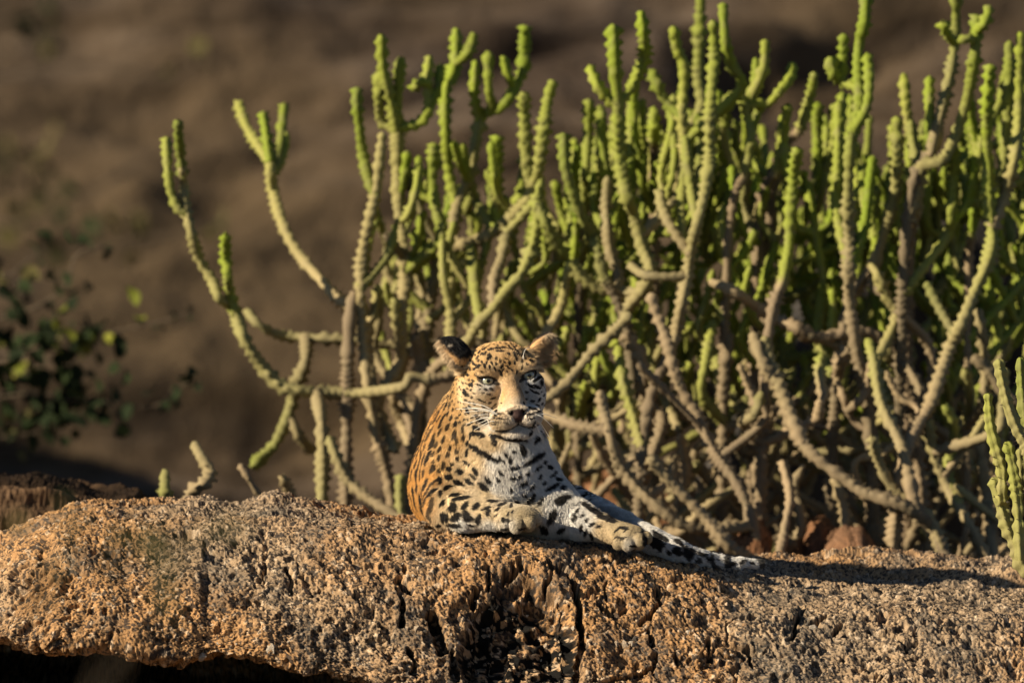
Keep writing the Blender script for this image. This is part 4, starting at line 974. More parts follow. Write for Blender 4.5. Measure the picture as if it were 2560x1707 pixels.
# stems as (plant, points base->tip in photograph pixels, radius base, radius tip, depth, age base, age tip)
G = 0.05
ST = [
 # left sprawling plant
 ('A', [(1058,948),(1009,966),(956,976),(886,983),(816,981),(750,977),(700,962),(655,915),(612,850),(590,790),(565,742)], 14, 15, 2.7, .55, .35),
 ('A', [(590,790),(575,735),(569,690),(565,646),(564,584)], 13, 13, 2.68, .4, .12), ('A', [(572,765),(547,745),(530,700),(498,646),(478,580),(465,521),(460,463),(455,420)], 14, 12, 2.7, .35, .45),
 ('A', [(459,440),(452,392),(447,340),(445,300)], 13, 13, 2.68, .2, .1), ('A', [(468,535),(445,522),(430,490),(421,441),(416,343)], 12, 12, 2.72, .2, .15),
 ('A', [(1015,872),(960,862),(891,850),(806,846),(730,842),(680,830),(640,805),(616,776)], 16, 13, 3.1, .65, .5),
 ('A', [(767,850),(763,903),(742,955),(732,997),(714,1054),(690,1105),(660,1140),(633,1166)], 16, 15, 3.0, .75, .3), ('A', [(791,983),(800,1030),(805,1090),(806,1180),(803,1300)], 16, 17, 2.6, .7, .5),
 ('A', [(739,1040),(749,1090),(780,1128)], 12, 13, 3.2, .5, .4), ('A', [(990,1290),(914,1240),(869,1196),(837,1131),(822,1090)], 19, 13, 2.5, .85, .45), ('A', [(905,770),(915,850),(925,930),(940,1010),(965,1080),(992,1130)], 17, 16, 2.9, .7, .6),
 ('A', [(749,1290),(725,1229),(705,1190)], 16, 12, 2.5, .9, .75), ('A', [(413,1270),(412,1220),(413,1175)], 15, 15, 1.9, .5, .6), ('A', [(470,1270),(480,1228),(511,1208),(524,1180),(505,1145),(483,1106)], 15, 14, 2.0, .75, .5), ('A', [(640,1225),(618,1190),(598,1160)], 12, 8, 2.2, .9, .9),
 ('A', [(905,778),(851,752),(806,704),(762,655),(726,602),(699,539),(683,477),(678,432),(676,405)], 14, 14, 3.4, .6, .3), ('A', [(676,412),(646,365),(615,315),(594,254)], 12, 12, 3.4, .2, .12), ('A', [(678,405),(668,350),(657,280)], 12, 12, 3.35, .25, .1), ('A', [(684,432),(697,380),(706,312),(712,262)], 12, 12, 3.4, .3, .1), ('A', [(690,440),(708,390),(715,330)], 11, 11, 3.45, .2, .1),
 ('A', [(1002,1300),(1000,1240),(1003,1185)], 13, 13, 2.6, .5, .4), ('A', [(985,990),(1005,1060),(1024,1115),(1040,1160)], 12, 12, 3.2, .6, .6),
 # centre plant
 ('B', [(940,1080),(918,960),(909,880),(903,780),(900,736),(905,646),(922,557),(938,486),(949,401),(956,330)], 17, 13, 2.8, .75, .5), ('B', [(935,490),(918,440),(907,385),(900,325),(894,270),(893,218)], 14, 14, 2.78, .35, .08),
 ('B', [(1000,900),(1004,780),(1014,704),(1008,645),(1003,580),(997,518),(993,423),(992,320)], 16, 16, 2.9, .75, .45), ('B', [(992,330),(978,260),(958,170),(953,86)], 14, 13, 2.9, .2, .06), ('B', [(992,320),(996,230),(1002,143)], 14, 14, 2.88, .2, .05), ('B', [(982,330),(952,300),(947,240),(948,178)], 12, 13, 2.92, .2, .1),
 ('B', [(1015,318),(1045,310),(1070,282),(1075,235),(1062,205),(1028,222)], 14, 11, 3.0, .2, .1), ('B', [(1072,270),(1068,205),(1074,140)], 13, 12, 3.0, .15, .08), ('B', [(1082,275),(1094,220),(1101,162)], 12, 12, 3.05, .1, .08), ('B', [(1100,600),(1090,522),(1078,440),(1086,358)], 15, 14, 2.95, .15, .06),
 ('B', [(1134,560),(1124,440),(1114,330),(1114,230),(1130,190),(1139,140),(1141,71)], 15, 14, 3.1, .3, .06), ('B', [(1140,165),(1165,138),(1178,112),(1185,82)], 12, 12, 3.1, .1, .06),
 ('B', [(1062,900),(1065,821),(1074,763),(1086,704),(1089,622),(1074,572),(1051,522),(1030,470),(1012,400)], 17, 12, 3.0, .8, .4), ('B', [(1108,640),(1130,581),(1139,528),(1155,480),(1177,438),(1188,360),(1204,285)], 14, 14, 3.0, .7, .35), ('B', [(1198,300),(1186,239),(1189,151)], 13, 12, 3.0, .2, .08),
 ('B', [(1204,285),(1243,275),(1266,254),(1292,212),(1308,174),(1312,120),(1313,63)], 14, 15, 3.0, .2, .06), ('B', [(1232,272),(1222,220),(1220,128)], 13, 13, 3.02, .15, .08), ('B', [(1284,225),(1270,185),(1256,140)], 11, 12, 3.05, .12, .08),
 ('B', [(1128,614),(1160,612),(1189,603),(1235,580),(1281,538),(1316,500),(1335,460)], 17, 15, 2.8, .65, .45), ('B', [(1330,470),(1316,420),(1312,308),(1310,230)], 15, 15, 2.8, .4, .25), ('B', [(1336,470),(1346,423),(1361,308),(1369,250),(1384,201)], 14, 14, 2.85, .35, .1), ('B', [(1243,560),(1243,442),(1243,338)], 14, 13, 2.85, .25, .12),
 ('B', [(1160,870),(1197,807),(1227,777),(1265,727),(1300,689),(1329,631),(1344,563),(1342,500)], 16, 14, 2.7, .65, .35), ('B', [(1345,510),(1365,557),(1388,604),(1417,645)], 15, 15, 2.75, .3, .2), ('B', [(1340,880),(1365,836),(1403,763),(1419,689),(1428,650)], 17, 14, 2.7, .7, .35),
 ('B', [(1165,800),(1133,719),(1112,675)], 12, 12, 3.3, .35, .25), ('B', [(1200,800),(1186,719),(1183,660),(1175,612)], 15, 14, 3.1, .4, .35), ('B', [(1222,760),(1235,700),(1252,650),(1265,585)], 13, 16, 2.9, .85, .5),
 ('B', [(1040,930),(1048,885),(1040,833)], 20, 17, 2.8, .9, .9), ('B', [(990,980),(974,913),(953,843),(940,790)], 12, 12, 3.4, .4, .15), ('B', [(1010,640),(985,610),(965,585)], 12, 12, 2.8, .9, .9), ('B', [(1085,640),(1050,615),(1035,570)], 13, 12, 3.0, .2, .1), ('B', [(1240,590),(1205,530),(1180,480)], 12, 12, 3.2, .3, .3),
 ('B', [(1329,880),(1329,792),(1326,719)], 16, 15, 3.5, .12, .08), ('B', [(1365,820),(1365,733),(1368,660)], 13, 13, 3.5, .15, .1), ('B', [(1326,850),(1306,786),(1282,748)], 13, 13, 3.5, .12, .1), ('B', [(1310,880),(1296,840),(1280,805)], 13, 13, 3.4, .12, .1), ('B', [(1403,900),(1403,865),(1405,818)], 13, 12, 3.5, .12, .1),
 ('B', [(1426,655),(1455,691),(1501,722),(1554,730),(1602,730)], 14, 14, 2.75, .45, .7),
 # middle of the thicket
 ('C', [(1510,690),(1493,626),(1480,590),(1457,543),(1431,478),(1412,413),(1408,333)], 14, 15, 2.6, .35, .1), ('C', [(1625,690),(1604,615),(1585,540),(1568,497),(1556,448),(1549,383),(1545,268),(1536,153),(1532,61)], 16, 17, 2.6, .65, .05), ('C', [(1545,265),(1519,245),(1492,210),(1473,165)], 13, 14, 2.62, .15, .08), ('C', [(1556,262),(1575,225),(1597,180),(1611,140),(1609,88),(1603,27)], 14, 15, 2.58, .25, .05),
 ('C', [(1461,500),(1465,421),(1469,344),(1473,247)], 14, 13, 3.1, .2, .1), ('C', [(1494,440),(1500,344),(1501,264)], 12, 12, 3.2, .2, .1), ('C', [(1548,690),(1524,626),(1518,560),(1515,520),(1519,440)], 16, 13, 2.7, .8, .6), ('C', [(1687,495),(1702,421),(1713,344),(1704,285),(1708,237),(1709,165),(1692,122),(1683,65)], 15, 14, 2.7, .6, .06),
 ('C', [(1698,292),(1668,258),(1640,210),(1627,175)], 14, 12, 2.7, .15, .1), ('C', [(1636,345),(1636,310),(1635,268)], 12, 13, 2.9, .15, .1), ('C', [(1624,520),(1628,470),(1640,420),(1645,375)], 14, 14, 2.9, .2, .1), ('C', [(1746,285),(1744,191),(1748,96),(1752,-30)], 13, 14, 3.2, .6, .15),
 ('C', [(1677,880),(1692,825),(1704,760),(1719,684),(1730,615),(1744,555),(1762,480),(1770,430),(1776,383),(1776,306),(1780,214),(1786,134),(1783,50)], 17, 14, 2.5, .65, .06), ('C', [(1712,690),(1660,692),(1608,686),(1573,661)], 14, 12, 2.5, .65, .55), ('C', [(1712,630),(1680,572),(1655,519),(1648,475)], 14, 14, 2.6, .6, .4), ('C', [(1738,560),(1728,480),(1718,410),(1712,340)], 12, 12, 2.7, .3, .2),
 ('C', [(1850,225),(1829,161),(1813,96),(1807,8)], 14, 14, 2.7, .2, .05), ('C', [(1865,420),(1878,344),(1871,306),(1855,252),(1830,240),(1813,260),(1810,321)], 14, 12, 2.7, .35, .2), ('C', [(1886,265),(1888,210),(1890,145)], 13, 13, 2.8, .15, .06), ('C', [(1895,255),(1908,172),(1913,99)], 13, 14, 2.82, .15, .05), ('C', [(1890,270),(1920,258),(1950,228),(1975,196),(1982,157)], 13, 13, 2.75, .2, .06), ('C', [(1945,415),(1959,344),(1970,260)], 14, 13, 2.8, .2, .08),
 ('C', [(2030,840),(1988,817),(1940,795),(1895,768),(1837,730),(1772,703)], 18, 15, 2.6, .9, .75), ('C', [(1775,1110),(1742,1036),(1707,978),(1684,921),(1669,863),(1646,798),(1625,732)], 19, 14, 2.4, .85, .75), ('C', [(1655,1060),(1623,1009),(1608,959),(1604,902),(1585,867),(1556,832)], 15, 17, 2.45, .9, .8), ('C', [(1610,1110),(1582,1030),(1556,940),(1545,865)], 15, 14, 2.5, .5, .3),
 ('C', [(1340,1012),(1378,990),(1416,959),(1447,921),(1493,867),(1539,825),(1577,783)], 17, 13, 2.3, .8, .65), ('C', [(1447,1060),(1455,1010),(1464,963)], 14, 14, 2.6, .35, .3), ('C', [(1735,1320),(1640,1262),(1560,1180),(1527,1100),(1512,1036),(1500,975)], 17, 14, 2.3, .9, .85), ('C', [(1500,1085),(1447,1066),(1394,1047),(1335,1026)], 15, 13, 2.5, .85, .75),
 ('C', [(1830,1370),(1758,1287),(1676,1205),(1620,1140)], 18, 13, 2.2, .9, .7), ('C', [(1460,1320),(1420,1220),(1400,1120),(1390,1060)], 13, 12, 3.0, .8, .5), ('C', [(1860,520),(1862,470),(1872,425)], 14, 13, 2.9, .55, .3), ('C', [(1800,640),(1805,560),(1808,520)], 12, 12, 3.0, .3, .2), ('C', [(1880,640),(1885,560),(1893,500)], 13, 13, 2.95, .6, .4),
 ('C', [(1755,985),(1765,900),(1785,800)], 14, 13, 2.6, .5, .4), ('C', [(1800,1000),(1815,910),(1825,830)], 15, 14, 2.7, .9, .8), ('C', [(1700,1290),(1715,1180),(1700,1080)], 13, 13, 2.8, .9, .8),
 # right of the middle
 ('D', [(2140,870),(2126,768),(2122,672),(2124,600),(2121,497),(2124,400),(2128,330)], 19, 15, 2.5, .9, .2), ('D', [(2127,345),(2148,270),(2144,172),(2148,107),(2160,57),(2165,-30)], 15, 15, 2.5, .2, .05), ('D', [(2150,340),(2166,268),(2173,199),(2168,134)], 14, 13, 2.55, .15, .08), ('D', [(2134,225),(2105,205),(2082,182),(2075,142)], 12, 13, 2.5, .15, .05), ('D', [(2107,200),(2108,140),(2109,84)], 12, 12, 2.5, .15, .05), ('D', [(2090,520),(2095,440),(2097,344),(2098,253)], 14, 13, 2.6, .2, .08),
 ('D', [(2004,315),(2025,245),(2037,180)], 13, 13, 2.9, .2, .05), ('D', [(2135,660),(2158,575),(2173,459),(2182,390)], 14, 13, 2.6, .25, .1), ('D', [(2185,660),(2205,600),(2225,536),(2240,459),(2243,383),(2243,291)], 16, 14, 2.6, .5, .12), ('D', [(2292,520),(2300,430),(2280,344),(2266,268),(2259,184)], 15, 13, 2.7, .45, .1),
 ('D', [(1960,690),(1972,620),(1975,540),(1985,440),(1995,370)], 18, 14, 2.5, .2, .08), ('D', [(1915,760),(1940,710),(1965,660)], 14, 15, 2.5, .4, .3), ('D', [(2380,1430),(2332,1320),(2261,1265),(2163,1232),(2124,1205),(2042,1145),(1988,1079),(1955,987),(1910,910),(1880,830)], 21, 15, 2.2, .9, .6), ('D', [(2300,1260),(2256,1123),(2206,1014),(2185,905),(2170,850)], 17, 14, 2.3, .8, .2),
 ('D', [(2350,1370),(2316,1287),(2234,1221),(2195,1145),(2180,1090)], 16, 13, 2.15, .6, .5), ('D', [(2005,1110),(1969,1016),(1946,959),(1923,902),(1908,840)], 18, 16, 2.3, .85, .5), ('D', [(2080,960),(2100,910),(2122,870)], 14, 15, 2.4, .85, .85), ('D', [(2035,1050),(2050,1010),(2068,975)], 14, 14, 2.4, .85, .8), ('D', [(2040,980),(2050,930),(2056,885)], 13, 13, 2.6, .9, .15), ('D', [(2045,860),(2048,770),(2058,700)], 13, 13, 2.8, .3, .15),
 ('D', [(2238,800),(2215,740),(2195,690),(2175,660)], 14, 12, 2.6, .6, .6), ('D', [(2200,740),(2185,715),(2170,690)], 14, 13, 2.6, .85, .8), ('D', [(2120,1340),(2110,1270),(2085,1190)], 14, 13, 2.4, .9, .7), ('D', [(1960,1330),(1975,1240),(1955,1150)], 14, 12, 2.3, .9, .8), ('D', [(2090,870),(2060,850),(2020,840)], 12, 11, 2.5, .9, .9), ('D', [(2000,1330),(1985,1220),(2010,1160)], 13, 12, 2.4, .9, .85), ('D', [(2260,1000),(2245,930),(2215,880)], 15, 13, 2.5, .85, .5),
 # far right
 ('E', [(2330,375),(2347,306),(2366,230),(2381,153),(2389,77),(2392,-30)], 15, 14, 2.6, .55, .06), ('E', [(2380,105),(2368,85),(2357,55)], 12, 12, 2.6, .1, .05), ('E', [(2289,560),(2297,459),(2306,415),(2358,400),(2389,337),(2412,268),(2427,199),(2438,120),(2440,38)], 16, 14, 2.5, .7, .08), ('E', [(2436,100),(2415,98),(2395,105)], 11, 11, 2.5, .1, .05), ('E', [(2442,80),(2462,55),(2473,15)], 12, 12, 2.5, .1, .05), ('E', [(2324,360),(2324,268),(2324,191)], 14, 13, 2.65, .35, .1), ('E', [(2290,420),(2282,360),(2276,300)], 12, 12, 2.8, .3, .2),
 ('E', [(2330,1000),(2374,871),(2405,806),(2436,730),(2464,668),(2479,615),(2478,569),(2471,497),(2468,383),(2469,268),(2477,161)], 18, 15, 2.4, .85, .06), ('E', [(2385,840),(2345,765),(2315,705)], 14, 12, 2.4, .55, .35), ('E', [(2505,430),(2514,344),(2519,230),(2523,103)], 14, 14, 2.6, .3, .08), ('E', [(2500,570),(2515,478),(2536,400),(2546,306),(2549,191),(2553,80)], 15, 14, 2.55, .65, .08), ('E', [(2365,595),(2376,540),(2385,459),(2386,364)], 14, 13, 2.6, .3, .12), ('E', [(2418,510),(2431,459),(2436,390)], 13, 13, 2.6, .2, .1), ('E', [(2430,570),(2432,520)], 10, 10, 2.6, .2, .1),
 ('E', [(2470,1400),(2425,1314),(2370,1221),(2332,1123),(2320,1050)], 16, 13, 2.3, .85, .6), ('E', [(2460,1000),(2462,900),(2455,830),(2445,770)], 14, 12, 2.6, .8, .6), ('E', [(2560,700),(2552,660),(2560,600)], 12, 11, 2.8, .2, .1), ('E', [(2545,800),(2548,730),(2543,680)], 11, 11, 2.9, .15, .1), ('E', [(2420,1060),(2425,980),(2412,920)], 14, 14, 2.5, .55, .5), ('E', [(2500,970),(2470,925),(2430,890)], 15, 13, 2.5, .85, .8), ('E', [(2380,1280),(2370,1180),(2390,1090)], 14, 12, 2.5, .4, .15), ('E', [(2400,1130),(2385,1060),(2360,1010)], 13, 13, 2.4, .3, .12), ('E', [(2470,1260),(2455,1160),(2440,1060)], 17, 15, 2.4, .85, .7), ('E', [(2320,860),(2330,960),(2310,1030)], 13, 14, 2.6, .9, .9), ('E', [(2575,420),(2578,300),(2572,150)], 14, 14, 2.5, .3, .08),
]
ROOT = {'A': (1000, 2.9), 'B': (1180, 3.1), 'C': (1700, 2.8), 'D': (2180, 2.8), 'E': (2480, 2.9)}
LAB = {'A': 'sprawling succulent with few long curved arms at the clump\'s open end', 'B': 'many armed succulent clump rising right behind the leopard\'s head', 'C': 'dense tall succulent clump between the head and the dark thicket',
       'D': 'dense succulent clump with a pale straight trunk in the dark thicket', 'E': 'tall succulent clump behind the sharp spiny plant'}
# filler stems deeper in the thicket
frng = np.random.default_rng(11)
ENV = [(1380, 620), (1450, 420), (1550, 330), (1700, 330), (1850, 330), (2000, 400), (2100, 330), (2250, 420), (2350, 380), (2450, 300), (2600, 250)]
for i in range(500):
    px_ = frng.uniform(1400, 2620)
    lo = interp(ENV, px_); 
    ytip = lo + (1180 - lo) * frng.beta(1.0, 1.45)
    dep = frng.uniform(2.75, 4.3)
    ln_ = frng.uniform(70, 190)
    lean = frng.normal(0, 0.28) + (0.35 if ytip > 950 else 0.0) * frng.choice([-1, 1])
    old = np.clip((ytip - 700) / 600.0 + frng.normal(0, 0.12), 0.05, 0.85)
    b = (px_ - lean * ln_, ytip + ln_); m = (px_ - lean * ln_ * 0.35 + frng.normal(0, 6), ytip + ln_ * 0.5)
    pl = 'C' if px_ < 1870 else ('D' if px_ < 2260 else 'E')
    ST.append((pl + '*', [b, m, (px_, ytip)], frng.uniform(9, 13), frng.uniform(9, 12), dep, min(1, old + .2), old * 0.8))
for i in range(60):     # thinner growth inside the centre clump
    px_ = frng.uniform(930, 1400); ytip = frng.uniform(330, 780); ln_ = frng.uniform(80, 200); lean = frng.normal(0, 0.3); old = np.clip((ytip - 450) / 500.0 + frng.normal(0, 0.12), 0.08, 0.85)
    ST.append(('B*', [(px_ - lean * ln_, ytip + ln_), (px_ - lean * ln_ * .3 + frng.normal(0, 6), ytip + ln_ * .5), (px_, ytip)], frng.uniform(9, 13), frng.uniform(9, 12), frng.uniform(2.7, 3.7), min(1, old + .2), old * .8))
for i in range(130):     # slender upright shoots in the crown
    px_ = frng.uniform(1420, 2580); lo = interp(ENV, px_) - 120; ytip = lo + frng.uniform(0, 260); ln_ = frng.uniform(110, 240); lean = frng.normal(0, 0.15)
    pl = 'C' if px_ < 1870 else ('D' if px_ < 2260 else 'E')
    ST.append((pl + '*', [(px_ - lean * ln_, ytip + ln_), (px_ - lean * ln_ * .3 + frng.normal(0, 5), ytip + ln_ * .5), (px_, ytip)], frng.uniform(10, 12), frng.uniform(9, 12), frng.uniform(2.8, 3.6), frng.uniform(.15, .35), frng.uniform(.03, .15)))
for i in range(140):    # bare crossing branches low in the thicket
    px_ = frng.uniform(1420, 2560); py_ = frng.uniform(900, 1380); dep = frng.uniform(2.3, 3.8)
    a = math.radians(frng.choice([frng.uniform(35, 70), frng.uniform(100, 150)])); ln_ = frng.uniform(90, 240)
    if px_ < 1500 and py_ > 1150: continue
    b = (px_ + math.cos(a) * ln_, py_ + math.sin(a) * ln_); m = (px_ + math.cos(a) * ln_ * .5 + frng.normal(0, 10), py_ + math.sin(a) * ln_ * .5 + frng.normal(0, 10))
    pl = 'C' if px_ < 1870 else ('D' if px_ < 2260 else 'E')
    ST.append((pl + '*', [b, m, (px_, py_)], frng.uniform(8, 16), frng.uniform(7, 12), dep, .95, frng.uniform(.5, .9)))
PL = {}
for k, (rx, ry) in ROOT.items():
    p = at(rx, 1400, ry); p[2] = GZ
    e = empty('euphorbia', p); tag(e, LAB[k], 'succulent plant', 'leafless succulent clumps behind the boulder'); PL[k] = e
BUILT = {k: [] for k in ROOT}
def depth_wobble(n, seed, d):
    r = np.random.default_rng(seed); return d + np.cumsum(r.normal(0, 0.03, n))
for si, (pl, pts_, ra, rb, dep, a0, a1) in enumerate(ST):
    free = pl.endswith('*'); pl = pl[0]
    dz = depth_wobble(len(pts_), si + 1000, dep); snap = None
    for oi, (oo, Cc) in enumerate(BUILT[pl]):       # a branch leaves the older stem that it meets
        cx_, cy_ = proj(Cc); q_ = np.hypot(cx_ - pts_[0][0], cy_ - pts_[0][1]) + 40 * np.abs(Cc[:, 1] - dz[0]); j = int(np.argmin(q_))
        if q_[j] < (20 if free else 34) and (snap is None or q_[j] < snap[0]): snap = (q_[j], oi, Cc[j])
    if snap: dz = dz + (snap[2][1] - dz[0]) * np.linspace(1, 0.3, len(dz))
    path = [at(x, y, d) for (x, y), d in zip(pts_, dz)]
    if snap: path[0] = snap[2]
    base = path[0]; s = pxm(dep) * 0.88
    best = None
    d_ = base - path[1]; d_ /= np.linalg.norm(d_); want = d_ + np.array([0, 0.2, -0.6]); want /= np.linalg.norm(want)
    if snap: best = (0.0, snap[1], snap[2])
    for oi, (oo, Cc) in enumerate(BUILT[pl] if not snap else []):
        dv_ = Cc - base; dd = np.linalg.norm(dv_, axis=1); cosa = (dv_ @ want) / np.maximum(dd, 1e-6)
        sc_ = np.where((dd < 0.012) | ((cosa > (0.45 if free else 0.6)) & (dd < (0.42 if free else 0.24))), dd, 9.0); j = int(np.argmin(sc_))
        if sc_[j] < 9 and (best is None or sc_[j] < best[0]): best = (sc_[j], oi, Cc[j])
    parent = PL[pl]; nm = 'stem'; n0_ = len(path)
    if best is not None:
        if best[0] > 0.012: path = [best[2]] + path
        op = BUILT[pl][best[1]][0]
        nm = 'branch'
        parent = op if op.parent == PL[pl] else op.parent
        if parent == PL[pl]: parent = op
    elif free and pts_[0][1] < 1150: continue
    else:        # runs on in its own direction, then drops to the ground behind the boulder
        k_ = base + d_ * min(0.30, 0.5 * (base[2] - GZ)); k_[2] = max(GZ + 0.12, min(k_[2], base[2] - 0.12))
        g_ = k_ + np.array([d_[0] * 0.12, 0.10, 0]); g_[2] = GZ
        path = [g_, k_] + path
    filler = free
    pa_ = np.array(path[:len(path) - n0_ + 1]); ext = float(np.linalg.norm(np.diff(pa_, axis=0), axis=1).sum()) if len(pa_) > 2 else 0.0
    V, F, c, at_, C = stem_geo(path, ra * s, rb * s, a0, a1, si, ring=0.0085 if filler else 0.0065, sides=10, ribs=5, amp=0.52, spac=0.025, ext=ext)
    o = mesh_obj(nm, V, np.vstack([F]), M_STEM, None, attrs=at_)
    o.parent = parent
    if parent == PL[pl]: o.matrix_parent_inverse = Matrix.Translation(-PL[pl].location)
    BUILT[pl].append((o, C))

# ---- the sharp spiny plant at the edge of the frame, in focus
M_STEM2 = stem_mat('succulent_stem_near')
spm, nt, b = new_mat('spine'); b.inputs['Base Color'].default_value = (0.035, 0.025, 0.02, 1); b.inputs['Roughness'].default_value = 0.6
p = at(2640, 1500, 0.25); p[2] = at(2640, 1500, 0.25)[2] - 0.05
near = empty('euphorbia', p); tag(near, 'sharp green spiny succulent at the frame edge in front of the thicket', 'succulent plant', 'leafless succulent clumps behind the boulder')
NS = [([(2640,1520),(2600,1455),(2556,1413),(2540,1369),(2518,1314),(2501,1254),(2485,1192)], 20, 15, 0.12), ([(2512,1300),(2506,1240),(2504,1178),(2490,1123),(2474,1058),(2469,983)], 14, 13, 0.10), ([(2552,1400),(2545,1260),(2534,1178),(2518,1103)], 14, 13, 0.08),
      ([(2600,1300),(2585,1180),(2560,1107),(2545,1080),(2523,1025),(2507,959),(2496,897)], 16, 13, 0.05), ([(2592,1240),(2570,1120),(2556,987),(2551,893)], 14, 13, 0.12), ([(2610,1400),(2600,1300),(2592,1180),(2580,1050),(2575,940)], 15, 13, 0.2), ([(2548,1290),(2555,1200),(2552,1120)], 12, 12, 0.16)]
rng2 = np.random.default_rng(5)
for i, (pts_, ra, rb, dep) in enumerate(NS):
    s = pxm(dep); path = [at(x, y, dep + 0.1 * (i % 2) * (k == 0)) for k, (x, y) in enumerate(pts_)]
    V, F, c, at_, C = stem_geo(path, ra * s, rb * s, 0.50, 0.30, 900 + i, ring=0.0032, sides=20, ribs=5, spac=0.027, amp=0.15)
    o = mesh_obj('stem', V, F, M_STEM2, near, attrs=at_); o.matrix_parent_inverse = Matrix.Translation(-near.location)
    # pairs of spines on the tubercle tops
    bv = at_['ridge'][:-1].reshape(-1, 20); ctr = V[:-1].reshape(-1, 20, 3).mean(1)
    SV, SF = [], []
    loc = np.argwhere((bv > 0.93) & (bv >= np.roll(bv, 1, 1)) & (bv >= np.roll(bv, -1, 1)))
    last = {}
    for (ri, ci) in loc:
        v = V[ri * 20 + ci]
        if any(np.linalg.norm(v - q) < 0.010 for q in last.get('p', [])): continue
        last.setdefault('p', []).append(v)
        n = v - ctr[ri]; n /= np.linalg.norm(n)
        t = C[min(ri + 1, len(C) - 1)] - C[ri]; t /= np.linalg.norm(t) + 1e-9; sd = np.cross(n, t)
        for sg in (-1, 1):
            dirv = n + sg * 0.55 * sd + 0.15 * t; dirv /= np.linalg.norm(dirv)
            k = len(SV); w_ = 0.0011
            SV += [v - n * .001 + sd * w_, v - n * .001 - sd * w_ * 0.5 + t * w_, v - n * .001 - sd * w_ * 0.5 - t * w_, v + dirv * rng2.uniform(.006, .009)]
            SF += [(k, k + 1, k + 3), (k + 1, k + 2, k + 3), (k + 2, k, k + 3)]
    if SV:
        so = mesh_obj('spines', np.array(SV), SF, spm, o, smooth=False); so['kind'] = 'stuff'

# ------------------------------------------------------------------ out of focus shrubs in front
def leaf_mat(name, c0, c1):
    m, nt, b = new_mat(name)
    oi = nd(nt, 'ShaderNodeObjectInfo')
    c = ramp(nt, oi.outputs['Random'], [(0, c0), (1, c1)])
    nt.links.new(c, b.inputs['Base Color']); b.inputs['Roughness'].default_value = 0.85; b.inputs['Specular IOR Level'].default_value = 0.1
    return m
LEAF_SHADE = leaf_mat('leaf_shade', (0.010, 0.015, 0.006), (0.024, 0.036, 0.012)); LEAF_G = leaf_mat('leaf_green', (0.10, 0.12, 0.018), (0.20, 0.20, 0.03)); LEAF_O = leaf_mat('leaf_olive', (0.045, 0.042, 0.016), (0.10, 0.085, 0.03))  # first material: shade put into a near-black leaf colour
def leaf_mesh(mat, asp):
    V, F = [], []
    n = 7
    for i in range(n + 1):
        t = i / n; w_ = asp * math.sin(math.pi * min(1, t ** 0.8)) * 0.5 if 0 < i < n else 0.02
        z = 0.18 * math.sin(math.pi * t)
        V += [(-w_, t, z + 0.10 * w_), (0, t, z - 0.06), (w_, t, z + 0.10 * w_)]
    for i in range(n):
        a = i * 3; F += [(a, a + 1, a + 4, a + 3), (a + 1, a + 2, a + 5, a + 4)]
    me = bpy.data.meshes.new('leaf'); me.from_pydata(V, [], F); me.materials.append(mat)
    me.polygons.foreach_set('use_smooth', [True] * len(F)); return me
LM = {k: [leaf_mesh(m, a) for a in (0.65, 0.8)] for k, m in (('d', LEAF_SHADE), ('g', LEAF_G), ('o', LEAF_O))}
twm, nt, b = new_mat('twig_bark'); co = obj_coord(nt)
nt.links.new(ramp(nt, noise(nt, 40, 3, 0.6, co), [(0.3, (0.05, 0.035, 0.02)), (0.7, (0.12, 0.085, 0.05))]), b.inputs['Base Color']); b.inputs['Roughness'].default_value = 0.9
lrng = np.random.default_rng(21)
def shrub(label, root, y0, twigs, group='leafy shrubs in front of the boulder', up=1.0, tw=0.0042):
    """twigs: list of (pixel path from stem outwards, depth, [(px, py, size px, kind)])"""
    p = at(root[0], root[1], y0); p[2] = GZ
    e = empty('shrub', p); tag(e, label, 'shrub', group)
    inv = Matrix.Translation(-e.location)
    main = catmull([p, at(root[0] + 30, root[1] + 200, y0), at(root[0], root[1], y0), at(root[0] - 10, root[1] - 350 * up, y0), at(root[0] + 20, root[1] - 800 * up, y0)], 30)
    V, F = tube(main, 0.010 * min(1, 0.35 + up * 0.65), 0.003, 6); o = mesh_obj('trunk', V, F, twm, e); o.matrix_parent_inverse = inv
    for path, dep, leaves in twigs:
        pp = [at(x, y, dep) for x, y in path]
        j = int(np.argmin(np.linalg.norm(main - pp[0], axis=1)))
        T = catmull([main[j]] + pp, 24)
        V, F = tube(T, tw, tw * 0.43, 5); o = mesh_obj('twig', V, F, twm, e); o.matrix_parent_inverse = inv
        for (x, y, sz, kd) in leaves:
            q = at(x, y, dep + lrng.uniform(-0.06, 0.06)); L_ = sz * 1.35 * pxm(dep)
            lo = bpy.data.objects.new('leaf', LM[kd][lrng.integers(2)]); COL.objects.link(lo); lo.parent = e; lo.matrix_parent_inverse = inv
            j = int(np.argmin(np.linalg.norm(T - q, axis=1)))
            dv = q - T[j]; dv = dv / (np.linalg.norm(dv) + 1e-6) + lrng.normal(0, 0.35, 3)
            rot = Vector(dv).to_track_quat('Y', 'Z').to_matrix().to_4x4() @ Matrix.Rotation(lrng.uniform(0, 6.3), 4, 'Y')
            lo.matrix_basis = Matrix.Translation(Vector(q) - rot.to_3x3() @ Vector((0, L_ * 0.5, 0))) @ rot @ Matrix.Scale(L_, 4)
    return e
def cloud(cx, cy, rx, ry, n, sz, kd):
    return [(cx + rx * lrng.normal() * 0.55, cy + ry * lrng.normal() * 0.55, sz * lrng.uniform(0.75, 1.25), kd if isinstance(kd, str) and len(kd) == 1 else kd[lrng.integers(len(kd))]) for _ in range(n)]
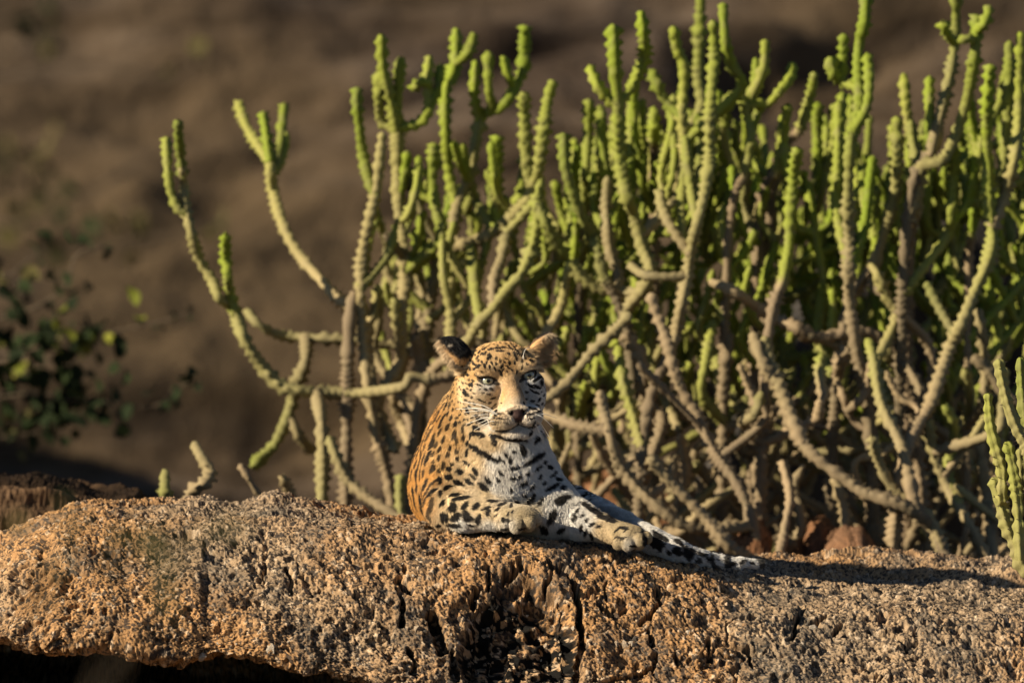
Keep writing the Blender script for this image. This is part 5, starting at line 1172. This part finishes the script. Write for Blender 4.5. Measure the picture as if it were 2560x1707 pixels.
shrub('small leaved shrub, its shade put into the leaf colour, hanging in from the frame edge above the boulder', (-260, 1100), -4.2, [
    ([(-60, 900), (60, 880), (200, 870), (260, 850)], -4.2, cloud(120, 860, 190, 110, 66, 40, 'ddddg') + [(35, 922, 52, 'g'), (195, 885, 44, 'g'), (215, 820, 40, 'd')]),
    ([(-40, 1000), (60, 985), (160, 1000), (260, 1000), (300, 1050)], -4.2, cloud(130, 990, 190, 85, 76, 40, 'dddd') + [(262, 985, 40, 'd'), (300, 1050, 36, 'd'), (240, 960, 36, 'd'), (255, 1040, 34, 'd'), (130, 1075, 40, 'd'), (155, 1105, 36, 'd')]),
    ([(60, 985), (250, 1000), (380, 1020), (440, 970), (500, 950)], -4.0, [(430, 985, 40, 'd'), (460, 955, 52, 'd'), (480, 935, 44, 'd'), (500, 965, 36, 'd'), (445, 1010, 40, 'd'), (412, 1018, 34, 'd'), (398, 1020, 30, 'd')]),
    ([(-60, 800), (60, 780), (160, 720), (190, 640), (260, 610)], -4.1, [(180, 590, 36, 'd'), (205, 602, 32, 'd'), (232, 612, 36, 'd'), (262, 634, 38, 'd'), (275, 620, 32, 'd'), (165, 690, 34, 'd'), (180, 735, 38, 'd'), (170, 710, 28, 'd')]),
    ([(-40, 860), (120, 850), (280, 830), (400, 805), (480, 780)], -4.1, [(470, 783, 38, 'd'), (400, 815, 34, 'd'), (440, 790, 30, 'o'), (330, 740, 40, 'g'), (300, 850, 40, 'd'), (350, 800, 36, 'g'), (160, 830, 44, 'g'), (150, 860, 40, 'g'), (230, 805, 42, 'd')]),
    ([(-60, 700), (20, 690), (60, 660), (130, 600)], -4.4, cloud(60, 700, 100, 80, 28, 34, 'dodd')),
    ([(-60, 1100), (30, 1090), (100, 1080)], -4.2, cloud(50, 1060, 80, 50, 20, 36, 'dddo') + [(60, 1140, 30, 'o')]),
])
shrub('very blurred pale yellow green sprigs at the frame\'s upper corner', (-400, 700), -8.0, [
    ([(-100, 60), (60, 40), (160, 20)], -8.0, cloud(90, 50, 120, 60, 10, 48, 'dood')),
    ([(-100, 420), (40, 400), (120, 360)], -8.0, cloud(30, 400, 90, 90, 20, 40, 'ooodd')),
    ([(-100, 560), (60, 560), (200, 500), (380, 380)], -7.6, cloud(80, 540, 130, 70, 22, 40, 'oood') + [(110, 360, 46, 'o'), (310, 555, 44, 'o'), (345, 560, 44, 'o')]),
    ([(-60, 640), (120, 640), (360, 600), (540, 560)], -7.0, [(545, 545, 50, 'o'), (530, 585, 46, 'o'), (560, 570, 44, 'o'), (350, 585, 46, 'o'), (330, 650, 36, 'o')]),
    ([(-60, 200), (200, 160), (420, 200), (500, 130)], -7.6, [(410, 195, 50, 'o'), (500, 118, 44, 'o'), (508, 165, 40, 'o'), (140, 45, 48, 'o'), (430, 170, 40, 'o')]),
])
shrub('faint blurred sprigs low in front of the boulder\'s lit face', (-420, 2000), -10.0, [
    ([(-100, 1830), (150, 1800), (300, 1700), (330, 1500), (360, 1400)], -10.0, cloud(360, 1400, 130, 60, 16, 42, 'ood')),
    ([(-100, 1830), (150, 1800), (300, 1650), (420, 1450), (430, 1360)], -9.8, cloud(430, 1350, 90, 30, 12, 40, 'ood') + cloud(560, 1310, 70, 30, 8, 34, 'o')),
    ([(-100, 1830), (150, 1800), (240, 1650), (120, 1500), (110, 1440)], -10.0, cloud(110, 1470, 50, 60, 10, 42, 'ood')),
    ([(-100, 1830), (150, 1800), (250, 1600), (180, 1400), (160, 1300)], -9.0, cloud(190, 1320, 90, 50, 12, 34, 'dod') + [(165, 1290, 30, 'g')]),
    ([(-100, 1830), (150, 1800), (330, 1600), (400, 1540), (410, 1520)], -10.0, cloud(410, 1520, 30, 60, 6, 42, 'o')),
], up=0.12, tw=0.0012)
